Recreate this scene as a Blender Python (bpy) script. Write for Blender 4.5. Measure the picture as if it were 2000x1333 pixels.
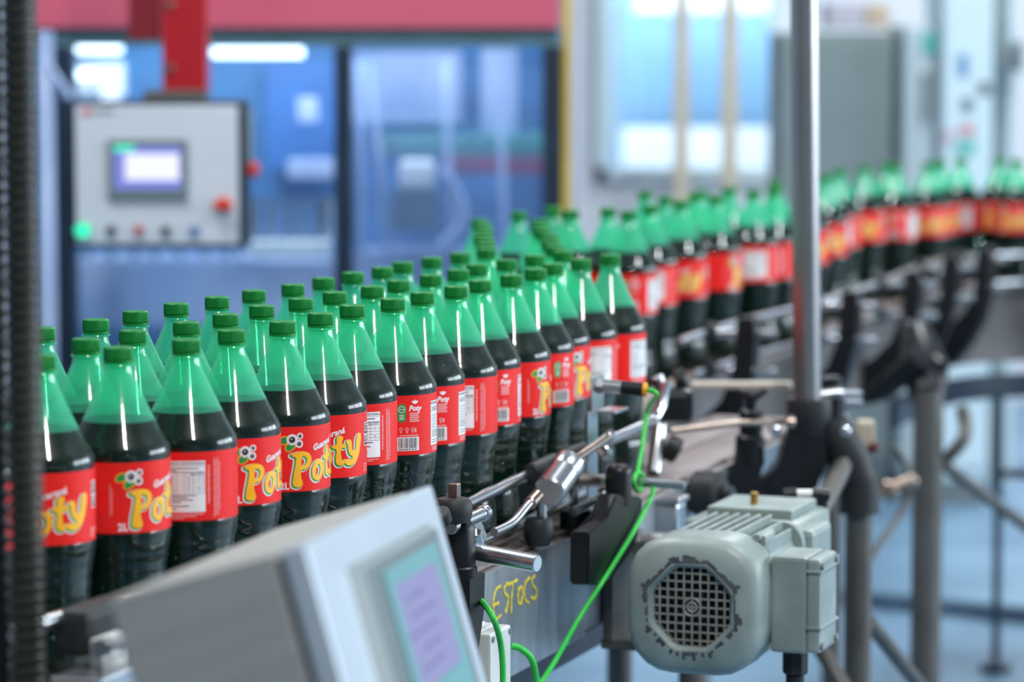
import bpy, bmesh, math, random
from mathutils import Vector, Matrix
PI = math.pi
scene = bpy.context.scene
COL = scene.collection
for o in list(bpy.data.objects):
    bpy.data.objects.remove(o)

# ------------------------------------------------------------------ camera
F_PX, Y_HOR = 6500.0, 70.0
PITCH = math.atan((666 - Y_HOR) / F_PX)
BELT = 0.95                      # height of the conveyor belt
CAM = Vector((0, 0, BELT + 0.651))
cam = bpy.data.cameras.new('camera')
cam.sensor_width = 36.0
cam.lens = F_PX * 36.0 / 2000.0
cam.clip_end = 100
cam.dof.use_dof = True
cam.dof.focus_distance = 3.85
cam.dof.aperture_fstop = 3.7
cam_o = bpy.data.objects.new('camera', cam)
COL.objects.link(cam_o)
cam_o.location = CAM
cam_o.rotation_euler = (PI / 2 - PITCH, 0, 0)
scene.camera = cam_o

# ------------------------------------------------------------------ light
def lin(r, g, b):
    f = lambda c: (c / 255 / 12.92) if c / 255 <= 0.04045 else ((c / 255 + 0.055) / 1.055) ** 2.4
    return (f(r), f(g), f(b))

world = bpy.data.worlds.new('hall_daylight')
scene.world = world
world.use_nodes = True
bg = world.node_tree.nodes['Background']
bg.inputs[0].default_value = (0.62, 0.80, 1.0, 1)
bg.inputs[1].default_value = 0.28

def area_light(name, loc, target, sx, sy, power, color):
    l = bpy.data.lights.new(name, 'AREA')
    l.shape = 'RECTANGLE'; l.size = sx; l.size_y = sy
    l.energy = power; l.color = color
    o = bpy.data.objects.new(name, l); COL.objects.link(o)
    o.location = loc
    d = Vector(target) - Vector(loc)
    o.rotation_euler = d.to_track_quat('-Z', 'Y').to_euler()
    return o
area_light('overhead_light', (1.0, 0.6, 5.2), (0.0, 4.2, 1.0), 0.22, 1.5, 230, (1.0, 0.98, 0.94))
area_light('overhead_light', (2.6, 4.4, 5.2), (0.4, 5.0, 1.0), 0.3, 1.5, 150, (0.93, 0.97, 1.0))
area_light('overhead_light', (-1.6, 5.6, 5.2), (-0.8, 7.6, 1.0), 0.3, 1.5, 210, (0.93, 0.97, 1.0))
area_light('overhead_light', (1.6, 9.6, 5.2), (1.4, 10.0, 0.5), 0.3, 1.5, 220, (0.93, 0.97, 1.0))
area_light('overhead_light', (2.2, 12.4, 4.6), (2.2, 13.6, 1.2), 0.3, 1.5, 190, (0.93, 0.97, 1.0))  # extra light added to brighten the back wall
for wy in (3.3, 6.7, 10.1):              # daylight entering the three openings of the right wall
    area_light('side_window_light', (8.95, wy, 2.7), (0.0, wy, 2.2), 3.0, 2.4, 330, (0.80, 0.91, 1.0))

vs = scene.view_settings
vs.view_transform = 'Standard'
vs.look = 'None'
vs.exposure = -0.3
vs.gamma = 1.0
vs.use_curve_mapping = False
scene.cycles.transparent_max_bounces = 40

# ------------------------------------------------------------------ helpers
def at(px, py, Y):
    """world point on the photograph's sight line at depth Y"""
    v = 666 - py
    d = Vector((px - 1000, F_PX * math.cos(PITCH) + v * math.sin(PITCH), -F_PX * math.sin(PITCH) + v * math.cos(PITCH)))
    return CAM + d * (Y / d.y)

A0 = Vector((-0.4069, 3.279, 0)); AD = Vector((0.3307, 0.9437, 0)); AN = Vector((0.9437, -0.3307, 0))
def A(s, o, z):                      # near conveyor: along, outward to the right, height above the belt
    return A0 + AD * s + AN * o + Vector((0, 0, BELT + z))
def onA(px, py, o):                  # sight line meets the vertical plane at offset o of the near conveyor
    v = 666 - py
    d = Vector((px - 1000, F_PX * math.cos(PITCH) + v * math.sin(PITCH), -F_PX * math.sin(PITCH) + v * math.cos(PITCH)))
    t = (A0 + AN * o - CAM).dot(AN) / d.dot(AN)
    return CAM + d * t

def tag(o, label, cat, group=None, kind=None):
    if label: o['label'] = label
    if cat: o['category'] = cat
    if group: o['group'] = group
    if kind: o['kind'] = kind
    return o
def thing(name, label, cat, loc=(0, 0, 0), rotz=0.0, group=None, M=None):
    o = bpy.data.objects.new(name, None); COL.objects.link(o)
    o.empty_display_size = 0.05
    if M is not None:
        o.matrix_world = M
    else:
        o.location = loc; o.rotation_euler = (0, 0, rotz)
    o['_inv'] = 0
    del o['_inv']
    ROOTM[o.name] = M if M is not None else Matrix.Translation(Vector(loc)) @ Matrix.Rotation(rotz, 4, 'Z')
    return tag(o, label, cat, group)
ROOTM = {}
def root_of(o):
    while o.parent is not None: o = o.parent
    return o
def obj(name, bm, mats, parent=None, smooth=None, local=False, recalc=True):
    if recalc: bmesh.ops.recalc_face_normals(bm, faces=bm.faces)
    if parent is not None and not local:
        r = root_of(parent)
        if r.name in ROOTM: bm.transform(ROOTM[r.name].inverted())
    me = bpy.data.meshes.new(name)
    if smooth is not None:
        for f in bm.faces: f.smooth = True
    bm.to_mesh(me); bm.free()
    if smooth is not None: me.set_sharp_from_angle(angle=math.radians(smooth))
    if not isinstance(mats, (list, tuple)): mats = [mats]
    for m in mats: me.materials.append(m)
    o = bpy.data.objects.new(name, me); COL.objects.link(o)
    if parent is not None: o.parent = parent
    return o
def single(name, bm, mats, label, cat, loc, smooth=None, group=None):
    """a thing of one mesh, its origin at loc"""
    bm.transform(Matrix.Translation(-Vector(loc)))
    o = obj(name, bm, mats, None, smooth); o.location = loc
    return tag(o, label, cat, group)
NB = bmesh.new
def add_box(bm, c, s, M=None, bevel=0.0, mi=0):
    r = bmesh.ops.create_cube(bm, size=1.0)
    vs_ = r['verts']
    for v in vs_: v.co = Vector((v.co.x * s[0] + c[0], v.co.y * s[1] + c[1], v.co.z * s[2] + c[2]))
    fs = {f for v in vs_ for f in v.link_faces}
    if bevel:
        es = list({e for v in vs_ for e in v.link_edges})
        rb = bmesh.ops.bevel(bm, geom=es, offset=bevel, segments=2, affect='EDGES', profile=0.6)
        vs_ = list({v for f in rb['faces'] for v in f.verts} | {v for v in vs_ if v.is_valid})
        fs = {f for v in vs_ for f in v.link_faces}
    for f in fs: f.material_index = mi
    if M is not None:
        for v in vs_: v.co = M @ v.co
    return vs_
def add_tube(bm, pts, r, seg=12, cap=True, mi=0):
    pts = [Vector(p) for p in pts]
    rs = r if isinstance(r, (list, tuple)) else [r] * len(pts)
    n = len(pts); rings = []
    t0 = (pts[1] - pts[0]).normalized()
    up = Vector((0, 0, 1)) if abs(t0.z) < 0.9 else Vector((1, 0, 0))
    nrm = t0.cross(up).normalized()
    for i in range(n):
        t = ((pts[min(i + 1, n - 1)] - pts[max(i - 1, 0)])).normalized()
        nrm = (nrm - t * nrm.dot(t)).normalized()
        b = t.cross(nrm)
        rings.append([bm.verts.new(pts[i] + (nrm * math.cos(2 * PI * k / seg) + b * math.sin(2 * PI * k / seg)) * rs[i]) for k in range(seg)])
    for i in range(n - 1):
        for k in range(seg):
            f = bm.faces.new((rings[i][k], rings[i][(k + 1) % seg], rings[i + 1][(k + 1) % seg], rings[i + 1][k])); f.material_index = mi
    if cap:
        bm.faces.new(rings[0][::-1]).material_index = mi; bm.faces.new(rings[-1]).material_index = mi
def add_cyl(bm, p0, p1, r, seg=20, mi=0, ch=0.0):
    p0, p1 = Vector(p0), Vector(p1)
    if ch:
        d = (p1 - p0).normalized() * ch
        add_tube(bm, [p0, p0 + d, p1 - d, p1], [r - ch, r, r, r - ch], seg, True, mi)
    else:
        add_tube(bm, [p0, p1], r, seg, True, mi)
def add_lathe(bm, prof, seg=48, cap0=False, cap1=False, M=None, mi=0):
    rings = []
    for (r, z) in prof:
        ring = []
        for k in range(seg):
            a = 2 * PI * k / seg
            co = Vector((r * math.sin(a), -r * math.cos(a), z))
            ring.append(bm.verts.new(M @ co if M is not None else co))
        rings.append(ring)
    for i in range(len(rings) - 1):
        for k in range(seg):
            bm.faces.new((rings[i][k], rings[i][(k + 1) % seg], rings[i + 1][(k + 1) % seg], rings[i + 1][k])).material_index = mi
    if cap0: bm.faces.new(rings[0][::-1]).material_index = mi
    if cap1: bm.faces.new(rings[-1]).material_index = mi
def add_prism(bm, poly, y0, y1, M=None, mi=0):
    """poly in local x,z ; extruded along local y"""
    a = [bm.verts.new((x, y0, z)) for x, z in poly]; b = [bm.verts.new((x, y1, z)) for x, z in poly]
    n = len(poly)
    fs = [bm.faces.new(a), bm.faces.new(b[::-1])]
    for i in range(n): fs.append(bm.faces.new((a[i], b[i], b[(i + 1) % n], a[(i + 1) % n])))
    for f in fs: f.material_index = mi
    if M is not None:
        for v in a + b: v.co = M @ v.co
def smooth_path(pts, n=8):
    pts = [Vector(p) for p in pts]; out = []
    for i in range(len(pts) - 1):
        p0 = pts[max(i - 1, 0)]; p1 = pts[i]; p2 = pts[i + 1]; p3 = pts[min(i + 2, len(pts) - 1)]
        for k in range(n):
            t = k / n
            out.append(0.5 * ((2 * p1) + (p2 - p0) * t + (2 * p0 - 5 * p1 + 4 * p2 - p3) * t * t + (3 * p1 - p0 - 3 * p2 + p3) * t ** 3))
    out.append(pts[-1])
    return out
def frame_at(loc, xaxis, zaxis=Vector((0, 0, 1))):
    x = Vector(xaxis).normalized(); z = Vector(zaxis); z = (z - x * z.dot(x)).normalized(); y = z.cross(x)
    M = Matrix((x, y, z)).transposed().to_4x4(); M.translation = Vector(loc)
    return M
def slab(bm, x0, y0, x1, y1, Y, th, mi=0, bevel=0.0):
    """a box whose front face stands at depth Y"""
    a = at(x0, y0, Y); b = at(x1, y1, Y)
    return add_box(bm, ((a.x + b.x) / 2, Y + th / 2, (a.z + b.z) / 2), (abs(b.x - a.x), th, abs(a.z - b.z)), bevel=bevel, mi=mi)

# ------------------------------------------------------------------ materials
def mat(name, color, rough=0.5, metal=0.0, var=0.0, vscale=8.0, bump=0.0, bscale=60.0, spec=0.5, coat=0.0, color2=None, stretch=None):
    m = bpy.data.materials.new(name); m.use_nodes = True
    nt = m.node_tree; N = nt.nodes; L = nt.links
    p = N['Principled BSDF']
    c = (*color, 1)
    p.inputs['Base Color'].default_value = c
    p.inputs['Roughness'].default_value = rough
    p.inputs['Metallic'].default_value = metal
    p.inputs['Specular IOR Level'].default_value = spec
    p.inputs['Coat Weight'].default_value = coat
    if var or bump:
        tc = N.new('ShaderNodeTexCoord'); mp = N.new('ShaderNodeMapping')
        L.new(tc.outputs['Object'], mp.inputs['Vector'])
        if stretch: mp.inputs['Scale'].default_value = stretch
    if var:
        nz = N.new('ShaderNodeTexNoise'); nz.inputs['Scale'].default_value = vscale; nz.inputs['Detail'].default_value = 5
        L.new(mp.outputs[0], nz.inputs['Vector'])
        cr = N.new('ShaderNodeValToRGB'); cr.color_ramp.elements[0].position = 0.35; cr.color_ramp.elements[1].position = 0.7
        c2 = color2 if color2 else tuple(x * (1 - var) for x in color)
        cr.color_ramp.elements[0].color = (*c2, 1)
        cr.color_ramp.elements[1].color = c
        L.new(nz.outputs['Fac'], cr.inputs[0]); L.new(cr.outputs[0], p.inputs['Base Color'])
    if bump:
        nb = N.new('ShaderNodeTexNoise'); nb.inputs['Scale'].default_value = bscale
        L.new(mp.outputs[0], nb.inputs['Vector'])
        bp = N.new('ShaderNodeBump'); bp.inputs['Strength'].default_value = bump; bp.inputs['Distance'].default_value = 0.002
        L.new(nb.outputs['Fac'], bp.inputs['Height']); L.new(bp.outputs[0], p.inputs['Normal'])
    return m
def emit(name, color, strength):
    m = bpy.data.materials.new(name); m.use_nodes = True
    nt = m.node_tree; nt.nodes.clear()
    e = nt.nodes.new('ShaderNodeEmission'); e.inputs[0].default_value = (*color, 1); e.inputs[1].default_value = strength
    o = nt.nodes.new('ShaderNodeOutputMaterial'); nt.links.new(e.outputs[0], o.inputs[0])
    return m
def pet(name, tint, body, milk):
    m = bpy.data.materials.new(name); m.use_nodes = True
    nt = m.node_tree; nt.nodes.clear(); N = nt.nodes; L = nt.links
    tr = N.new('ShaderNodeBsdfTransparent'); tr.inputs[0].default_value = (*tint, 1)
    df = N.new('ShaderNodeBsdfDiffuse'); df.inputs[0].default_value = (*body, 1)
    tl = N.new('ShaderNodeBsdfTranslucent'); tl.inputs[0].default_value = (*body, 1)
    mx0 = N.new('ShaderNodeMixShader'); mx0.inputs[0].default_value = 0.5
    L.new(df.outputs[0], mx0.inputs[1]); L.new(tl.outputs[0], mx0.inputs[2])
    mx = N.new('ShaderNodeMixShader'); mx.inputs[0].default_value = milk
    L.new(tr.outputs[0], mx.inputs[1]); L.new(mx0.outputs[0], mx.inputs[2])
    gl = N.new('ShaderNodeBsdfGlossy'); gl.inputs['Roughness'].default_value = 0.07; gl.inputs[0].default_value = (1, 1, 1, 1)
    fr = N.new('ShaderNodeLayerWeight'); fr.inputs[0].default_value = 0.35
    pw = N.new('ShaderNodeMath'); pw.operation = 'MULTIPLY_ADD'; pw.inputs[1].default_value = 0.55; pw.inputs[2].default_value = 0.02
    L.new(fr.outputs['Fresnel'], pw.inputs[0])
    geo = N.new('ShaderNodeNewGeometry')
    inv = N.new('ShaderNodeMath'); inv.operation = 'SUBTRACT'; inv.inputs[0].default_value = 1.0; L.new(geo.outputs['Backfacing'], inv.inputs[1])
    ml = N.new('ShaderNodeMath'); ml.operation = 'MULTIPLY'; L.new(pw.outputs[0], ml.inputs[0]); L.new(inv.outputs[0], ml.inputs[1])
    m2 = N.new('ShaderNodeMixShader'); L.new(ml.outputs[0], m2.inputs[0]); L.new(mx.outputs[0], m2.inputs[1]); L.new(gl.outputs[0], m2.inputs[2])
    # thin film of moisture on the outside: a soft second sheen
    g2 = N.new('ShaderNodeBsdfGlossy'); g2.inputs['Roughness'].default_value = 0.36; g2.inputs[0].default_value = (1, 1, 1, 1)
    f2 = N.new('ShaderNodeMath'); f2.operation = 'MULTIPLY_ADD'; f2.inputs[1].default_value = 0.11; f2.inputs[2].default_value = 0.002
    L.new(fr.outputs['Facing'], f2.inputs[0])
    l2 = N.new('ShaderNodeMath'); l2.operation = 'MULTIPLY'; L.new(f2.outputs[0], l2.inputs[0]); L.new(inv.outputs[0], l2.inputs[1])
    m3 = N.new('ShaderNodeMixShader'); L.new(l2.outputs[0], m3.inputs[0]); L.new(m2.outputs[0], m3.inputs[1]); L.new(g2.outputs[0], m3.inputs[2])
    o = N.new('ShaderNodeOutputMaterial'); L.new(m3.outputs[0], o.inputs[0])
    return m
def glass(name, tint, refl=0.1, haze=0.0, hazecol=(0.4, 0.5, 0.6)):
    m = bpy.data.materials.new(name); m.use_nodes = True
    nt = m.node_tree; nt.nodes.clear(); N = nt.nodes; L = nt.links
    tr = N.new('ShaderNodeBsdfTransparent'); tr.inputs[0].default_value = (*tint, 1)
    df = N.new('ShaderNodeBsdfDiffuse'); df.inputs[0].default_value = (*hazecol, 1)
    m1 = N.new('ShaderNodeMixShader'); m1.inputs[0].default_value = haze; L.new(tr.outputs[0], m1.inputs[1]); L.new(df.outputs[0], m1.inputs[2])
    gl = N.new('ShaderNodeBsdfGlossy'); gl.inputs['Roughness'].default_value = 0.03
    m2 = N.new('ShaderNodeMixShader'); m2.inputs[0].default_value = refl; L.new(m1.outputs[0], m2.inputs[1]); L.new(gl.outputs[0], m2.inputs[2])
    o = N.new('ShaderNodeOutputMaterial'); L.new(m2.outputs[0], o.inputs[0])
    return m

M_SHELL = pet('green_pet', (0.12, 0.80, 0.45), (0.03, 0.40, 0.28), 0.018)
M_FOG = pet('fogged_green_pet', (0.34, 0.95, 0.69), (0.09, 0.82, 0.51), 0.42)
M_DRINK = mat('dark_soda', (0.020, 0.010, 0.012), 0.6, var=0.3, vscale=20, spec=0.0)
M_CAP = mat('cap_green', (0.002, 0.22, 0.032), 0.42, var=0.15, vscale=90, spec=0.35)
M_RED = mat('label_red', (0.80, 0.017, 0.014), 0.45, var=0.06, vscale=30, spec=0.25)
M_YEL = mat('print_yellow', (0.95, 0.52, 0.02), 0.45, var=0.1, vscale=60, color2=(0.90, 0.42, 0.01))
M_WHT = mat('print_white', (0.80, 0.82, 0.84), 0.5, var=0.04, vscale=60)
M_BLK = mat('print_black', (0.02, 0.02, 0.025), 0.5, var=0.1)
M_GRN = mat('print_green', (0.02, 0.30, 0.05), 0.5, var=0.1)
M_MAR = mat('print_maroon', (0.09, 0.01, 0.012), 0.5, var=0.1)
M_PINK = mat('fine_print', (0.85, 0.42, 0.42), 0.5, var=0.1)
M_DROP = glass('water_droplet', (0.80, 0.88, 0.88), 0.22)
M_STEEL = mat('stainless_steel', (0.60, 0.63, 0.66), 0.28, 1.0, var=0.18, vscale=14, bump=0.05, bscale=120)
M_STEELR = mat('bright_rod', (0.74, 0.77, 0.80), 0.2, 1.0, var=0.1, vscale=20)
M_BROWNROD = mat('tarnished_rod', (0.42, 0.33, 0.27), 0.3, 1.0, var=0.3, vscale=40)
M_BRUSH = mat('brushed_steel', (0.60, 0.59, 0.56), 0.45, 0.7, var=0.12, vscale=7, bump=0.04, bscale=300, stretch=(1, 1, 12))
M_DOOR = mat('painted_door', (0.52, 0.60, 0.68), 0.38, 0.35, var=0.08, vscale=6)
M_BEAM = mat('beam_steel', (0.52, 0.58, 0.63), 0.38, 0.75, var=0.35, vscale=9, bump=0.1, bscale=80, stretch=(3, 3, 0.6))
M_BLACK = mat('black_plastic', (0.009, 0.011, 0.014), 0.38, var=0.3, vscale=30, bump=0.1, bscale=90, spec=0.35)
M_BLACKD = mat('dusty_black_plastic', (0.022, 0.026, 0.030), 0.55, var=0.4, vscale=25, spec=0.35)
M_DARKGAP = mat('seal_and_shade_black', (0.012, 0.013, 0.014), 0.7, var=0.2)
M_CHAIN = mat('chain_plate', (0.33, 0.29, 0.29), 0.5, 0.35, var=0.35, vscale=12, bump=0.1, color2=(0.20, 0.16, 0.15))
M_WEAR = mat('wear_strip', (0.36, 0.28, 0.24), 0.6, var=0.45, vscale=14)
M_PAINT = mat('grease_paint_yellow', (0.78, 0.60, 0.03), 0.6, var=0.2, vscale=60)
M_MOTOR = mat('motor_paint', (0.31, 0.38, 0.37), 0.42, var=0.25, vscale=12, bump=0.12, bscale=50, color2=(0.20, 0.25, 0.235))
M_CHIP = mat('chipped_blue_primer', (0.02, 0.035, 0.09), 0.6, var=0.5, vscale=70, color2=(0.10, 0.09, 0.07))
M_GRILLE = mat('grille_wire', (0.34, 0.34, 0.31), 0.5, 0.3, var=0.3, vscale=60)
M_PIPE = mat('galvanised_pipe', (0.13, 0.128, 0.12), 0.5, 0.5, var=0.3, vscale=10)
M_POLE = mat('steel_pole', (0.40, 0.40, 0.41), 0.3, 0.9, var=0.15, vscale=6)
M_CABLE = mat('green_cable', (0.03, 0.55, 0.06), 0.4, var=0.15, vscale=40)
M_AMBER = mat('amber_plastic', (0.95, 0.40, 0.02), 0.35, var=0.1)
M_BOXW = mat('grey_white_plastic', (0.62, 0.64, 0.62), 0.45, var=0.1, vscale=20)
M_FLOOR = mat('painted_floor', (0.18, 0.31, 0.43), 0.4, var=0.25, vscale=1.6, bump=0.02, color2=(0.10, 0.19, 0.29))
M_WALL = mat('wall_paint', (0.52, 0.55, 0.60), 0.8, var=0.08, vscale=1.0)
M_TAN = mat('tan_post', (0.42, 0.37, 0.28), 0.6, var=0.1)
M_YPOST = mat('yellow_post', (0.62, 0.42, 0.04), 0.5, var=0.12)
M_REDM = mat('machine_red', (0.60, 0.11, 0.17), 0.25, var=0.1, vscale=3, coat=0.6)  # base lightened to pink for the sheen reflected on the top beam
M_REDA = mat('arm_red', (0.36, 0.003, 0.010), 0.4, var=0.1, vscale=6)
M_NAVY = mat('machine_frame', (0.012, 0.025, 0.045), 0.35, var=0.2)
M_TEALF = mat('machine_header', (0.08, 0.16, 0.19), 0.4, var=0.2)
M_BLUE = mat('blue_panel', (0.08, 0.31, 0.64), 0.45, var=0.35, vscale=3.0, color2=(0.04, 0.16, 0.38))
M_LBLUE = mat('pale_blue_panel', (0.48, 0.56, 0.76), 0.4, var=0.25, vscale=4, color2=(0.24, 0.34, 0.56))
M_CABG = mat('cabinet_grey', (0.19, 0.245, 0.25), 0.5, var=0.08)
M_CABW = mat('cabinet_white', (0.46, 0.56, 0.60), 0.5, var=0.06)
M_TEAL = mat('teal_keypad', (0.14, 0.36, 0.38), 0.35, var=0.1)
M_GBEZ = mat('grey_bezel', (0.14, 0.18, 0.19), 0.4, var=0.1)
M_PANELG = mat('panel_front', (0.62, 0.67, 0.73), 0.4, 0.25, var=0.08, vscale=4)
M_GLASS = glass('door_glass', (0.84, 0.91, 0.97), 0.04, 0.06, (0.35, 0.45, 0.60))
M_GLASS2 = glass('hazy_door_glass', (0.78, 0.86, 0.95), 0.05, 0.14, (0.32, 0.42, 0.62))  # right door glass, stronger bluish diffuse haze
M_WING = glass('window_glass', (0.9, 0.95, 1.0), 0.06, 0.05)
E_TUBE = emit('glow_tube', (0.80, 0.93, 1.0), 7.0)
M_YARD = mat('pale_blue_render', (0.20, 0.38, 0.56), 0.8, var=0.05)
M_YARDW = mat('whitewash', (0.86, 0.90, 0.92), 0.8, var=0.03)
E_SCR1 = emit('far_screen_glow', (0.80, 0.82, 1.0), 1.5)
E_SCR1B = emit('far_screen_blue', (0.25, 0.30, 0.85), 1.1)
E_SCR2 = emit('near_screen_glow', (0.46, 0.50, 0.88), 0.95)
E_SCR2B = emit('near_screen_text', (0.36, 0.40, 0.75), 0.85)
E_GREEN = emit('green_pilot_light', (0.05, 1.0, 0.55), 1.6)
M_SPOT = [mat('sign_teal', (0.10, 0.45, 0.40), 0.5, var=0.1), mat('sign_blue', (0.14, 0.28, 0.48), 0.5, var=0.1), mat('sign_dark', (0.10, 0.14, 0.16), 0.5, var=0.1), mat('sign_pink', (0.55, 0.30, 0.34), 0.5, var=0.1)]

# ------------------------------------------------------------------ the setting
def struct(name, bm, m):
    o = obj(name, bm, m); o['kind'] = 'structure'; return o
b = NB(); add_box(b, (0.6, 8.0, -0.05), (17, 17, 0.1)); struct('floor', b, M_FLOOR)
WY = 14.5
# back wall with a window opening
wl = at(1165, 0, WY).x; wr = at(1525, 0, WY).x; wb = at(0, 348, WY).z
b = NB()
add_box(b, ((-7.9 + wl) / 2, WY + 0.1, 2.5), (wl + 7.9, 0.2, 5.0))
add_box(b, ((9.1 + wr) / 2, WY + 0.1, 2.5), (9.1 - wr, 0.2, 5.0))
add_box(b, ((wl + wr) / 2, WY + 0.1, wb / 2), (wr - wl, 0.2, wb))
add_box(b, ((wl + wr) / 2, WY + 0.1, 3.9), (wr - wl, 0.2, 2.2))
struct('wall_back', b, M_WALL)
b = NB(); add_box(b, (-7.9, 8.0, 2.5), (0.2, 13.2, 5.0)); struct('wall_left', b, M_WALL)
b = NB()                                   # right wall with a wide window band
add_box(b, (9.1, 8.0, 0.7), (0.2, 13.2, 1.4)); add_box(b, (9.1, 8.0, 4.5), (0.2, 13.2, 1.0))
for yy in (1.6, 5.0, 8.4, 11.8, 14.4): add_box(b, (9.1, yy, 2.7), (0.2, 0.3, 2.6))
struct('wall_right', b, M_WALL)

win = NB()
fw = 0.05
add_box(win, (wl + fw / 2, WY - 0.01, (wb + 2.8) / 2), (fw, 0.1, 2.8 - wb)); add_box(win, (wr - fw / 2, WY - 0.01, (wb + 2.8) / 2), (fw, 0.1, 2.8 - wb))
add_box(win, ((wl + wr) / 2, WY - 0.01, wb + fw / 2), (wr - wl, 0.1, fw))
window = struct('window_1', win, M_CABW)
def wpart(name, bm, m):
    return obj(name, bm, m, window)
b = NB(); add_box(b, ((wl + wr) / 2, WY + 0.06, (wb + 2.8) / 2), (wr - wl - 0.02, 0.012, 2.8 - wb)); wpart('pane', b, M_WING)
area_light('yard_daylight', (at(1340, 0, WY).x, WY + 0.75, 3.3), (at(1340, 0, WY).x, WY + 2.0, 1.3), 3.0, 0.8, 330, (0.92, 0.97, 1.0))
# the yard outside: pale wall and bright ground seen through the window
b = NB(); slab(b, 1100, -400, 1600, 255, WY + 2.0, 0.1)
o = single('yard_wall', b, M_YARD, 'pale blue daylight-lit wall outside the back window', 'wall', (at(1340, 0, WY).x, WY + 2.05, 0.0))
b = NB(); slab(b, 1100, 252, 1600, 420, WY + 1.6, 0.25)
o = single('yard_ledge', b, M_YARDW, 'glaring white sunlit strip low outside the back window', 'ledge', (at(1340, 0, WY).x, WY + 1.72, 0.0))
b = NB(); slab(b, 1240, -90, 1520, 22, WY + 1.5, 0.08)
o = single('yard_awning', b, M_YARDW, 'bright white strip along the top outside the back window', 'awning', (at(1340, 0, WY).x, WY + 1.54, 1.7))
b = NB(); slab(b, 1165, -300, 1215, 330, WY + 0.8, 0.06)
single('window_curtain', b, mat('pale_curtain', (0.55, 0.72, 0.80), 0.7, var=0.1), 'pale curtain strip at the left inside edge of the back window', 'curtain', (at(1190, 0, WY).x, WY + 0.83, 0.0))
for i, x in enumerate((1333, 1428)):
    b = NB(); slab(b, x - 13, -300, x + 13, 345, WY - 0.35, 0.12)
    p = at(x, 0, WY - 0.35)
    a_ = at(x - 13, 0, WY - 0.35); c_ = at(x + 13, 0, WY - 0.35)
    add_box(b, (p.x, WY - 0.29, at(x, 345, WY - 0.35).z / 2), (c_.x - a_.x, 0.12, at(x, 345, WY - 0.35).z))
    single('tan_column', b, M_TAN, ('left', 'right')[i] + ' one of two slim tan columns before the back window', 'column', (p.x, WY - 0.29, 0))

# ------------------------------------------------------------------ glazed machine at the back left
MY = 8.9
mach = thing('bottling_machine', 'glazed machine housing with pink-red top beam and dark navy door posts', 'machine', (at(600, 0, MY).x, MY + 0.4, 0))
b = NB(); slab(b, 30, -60, 1092, 54, MY - 0.03, 0.12, bevel=0.004); obj('top_beam', b, M_REDM, mach)
b = NB(); slab(b, 30, 54, 1092, 90, MY, 0.1); obj('header_rail', b, M_TEALF, mach)
hz = lambda py: at(0, py, MY).z
def post(x0, x1, nm='post'):
    b = NB(); a = at(x0, 90, MY); c = at(x1, 90, MY)
    add_box(b, ((a.x + c.x) / 2, MY + 0.05, a.z / 2), (c.x - a.x, 0.1, a.z)); return obj(nm, b, M_NAVY, mach)
post(104, 140); post(652, 686); post(1060, 1098)
def pane(x0, x1, m):
    b = NB(); a = at(x0, 90, MY); c = at(x1, 700, MY)
    add_box(b, ((a.x + c.x) / 2, MY + 0.05, (a.z + 0.55) / 2), (c.x - a.x, 0.01, a.z - 0.55)); return obj('door_glass', b, m, mach)
pane(140, 652, M_GLASS); pane(686, 1060, M_GLASS2)
b = NB(); a = at(30, 0, MY); c = at(1098, 0, MY)
add_box(b, ((a.x + c.x) / 2, MY + 0.05, 0.275), (c.x - a.x, 0.12, 0.55)); obj('plinth', b, M_TEALF, mach)
# inside of the machine
IY = MY + 0.95
b = NB(); slab(b, 20, -60, 1120, 1400, IY + 0.1, 0.05); obj('rear_panel', b, M_BLUE, mach)
def inner(nm, x0, y0, x1, y1, Y, th, m, bev=0.0):
    b = NB(); slab(b, x0, y0, x1, y1, Y, th, bevel=bev); return obj(nm, b, m, mach)
def add_glow_tube(px0, px1, py, Y, r):
    b = NB(); add_cyl(b, at(px0, py, Y), at(px1, py, Y), r, 14); return obj('glow_tube', b, E_TUBE, mach)
area_light('machine_fill_light', (at(560, 0, MY).x, MY + 0.35, at(0, 70, MY).z), (at(560, 0, MY).x, MY + 0.75, 1.0), 1.2, 0.12, 9, (0.90, 0.95, 1.0))  # added light that brightens the machine's inside, not one of its tubes
add_glow_tube(415, 592, 102, MY + 0.5, 0.013)
add_glow_tube(150, 238, 96, MY + 0.5, 0.010)  # glowing tube added to light up the white housing
add_glow_tube(152, 190, 145, MY + 0.5, 0.012)  # second added tube in front of the white housing
inner('lower_tube_bar', 486, 470, 645, 502, MY + 0.42, 0.05, M_WHT, 0.008)  # white bar stands in for the lower lit tube
inner('vertical_guide', 520, 120, 660, 330, IY - 0.05, 0.05, mat('cobalt_sheet', (0.06, 0.22, 0.60), 0.4, var=0.2))
inner('white_housing', 146, 120, 240, 190, IY - 0.35, 0.1, mat('white_housing', (0.75, 0.83, 0.90), 0.4, var=0.1), 0.01)
inner('white_bracket', 196, 160, 232, 200, IY - 0.4, 0.05, M_WHT)
inner('filler_block', 580, 190, 620, 240, IY - 0.3, 0.06, M_LBLUE, 0.01)
inner('filler_block', 560, 310, 650, 350, IY - 0.3, 0.06, M_LBLUE, 0.01)
inner('wash_tray', 140, 505, 650, 640, IY - 0.4, 0.3, M_LBLUE, 0.01)
for i, x in enumerate((500, 530, 562, 590, 620, 640)):
    b = NB(); add_cyl(b, at(x, 385, IY - 0.3), at(x, 470, IY - 0.3), 0.013 + 0.002 * (i % 2), 12); obj('nozzle', b, M_STEELR, mach)
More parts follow.
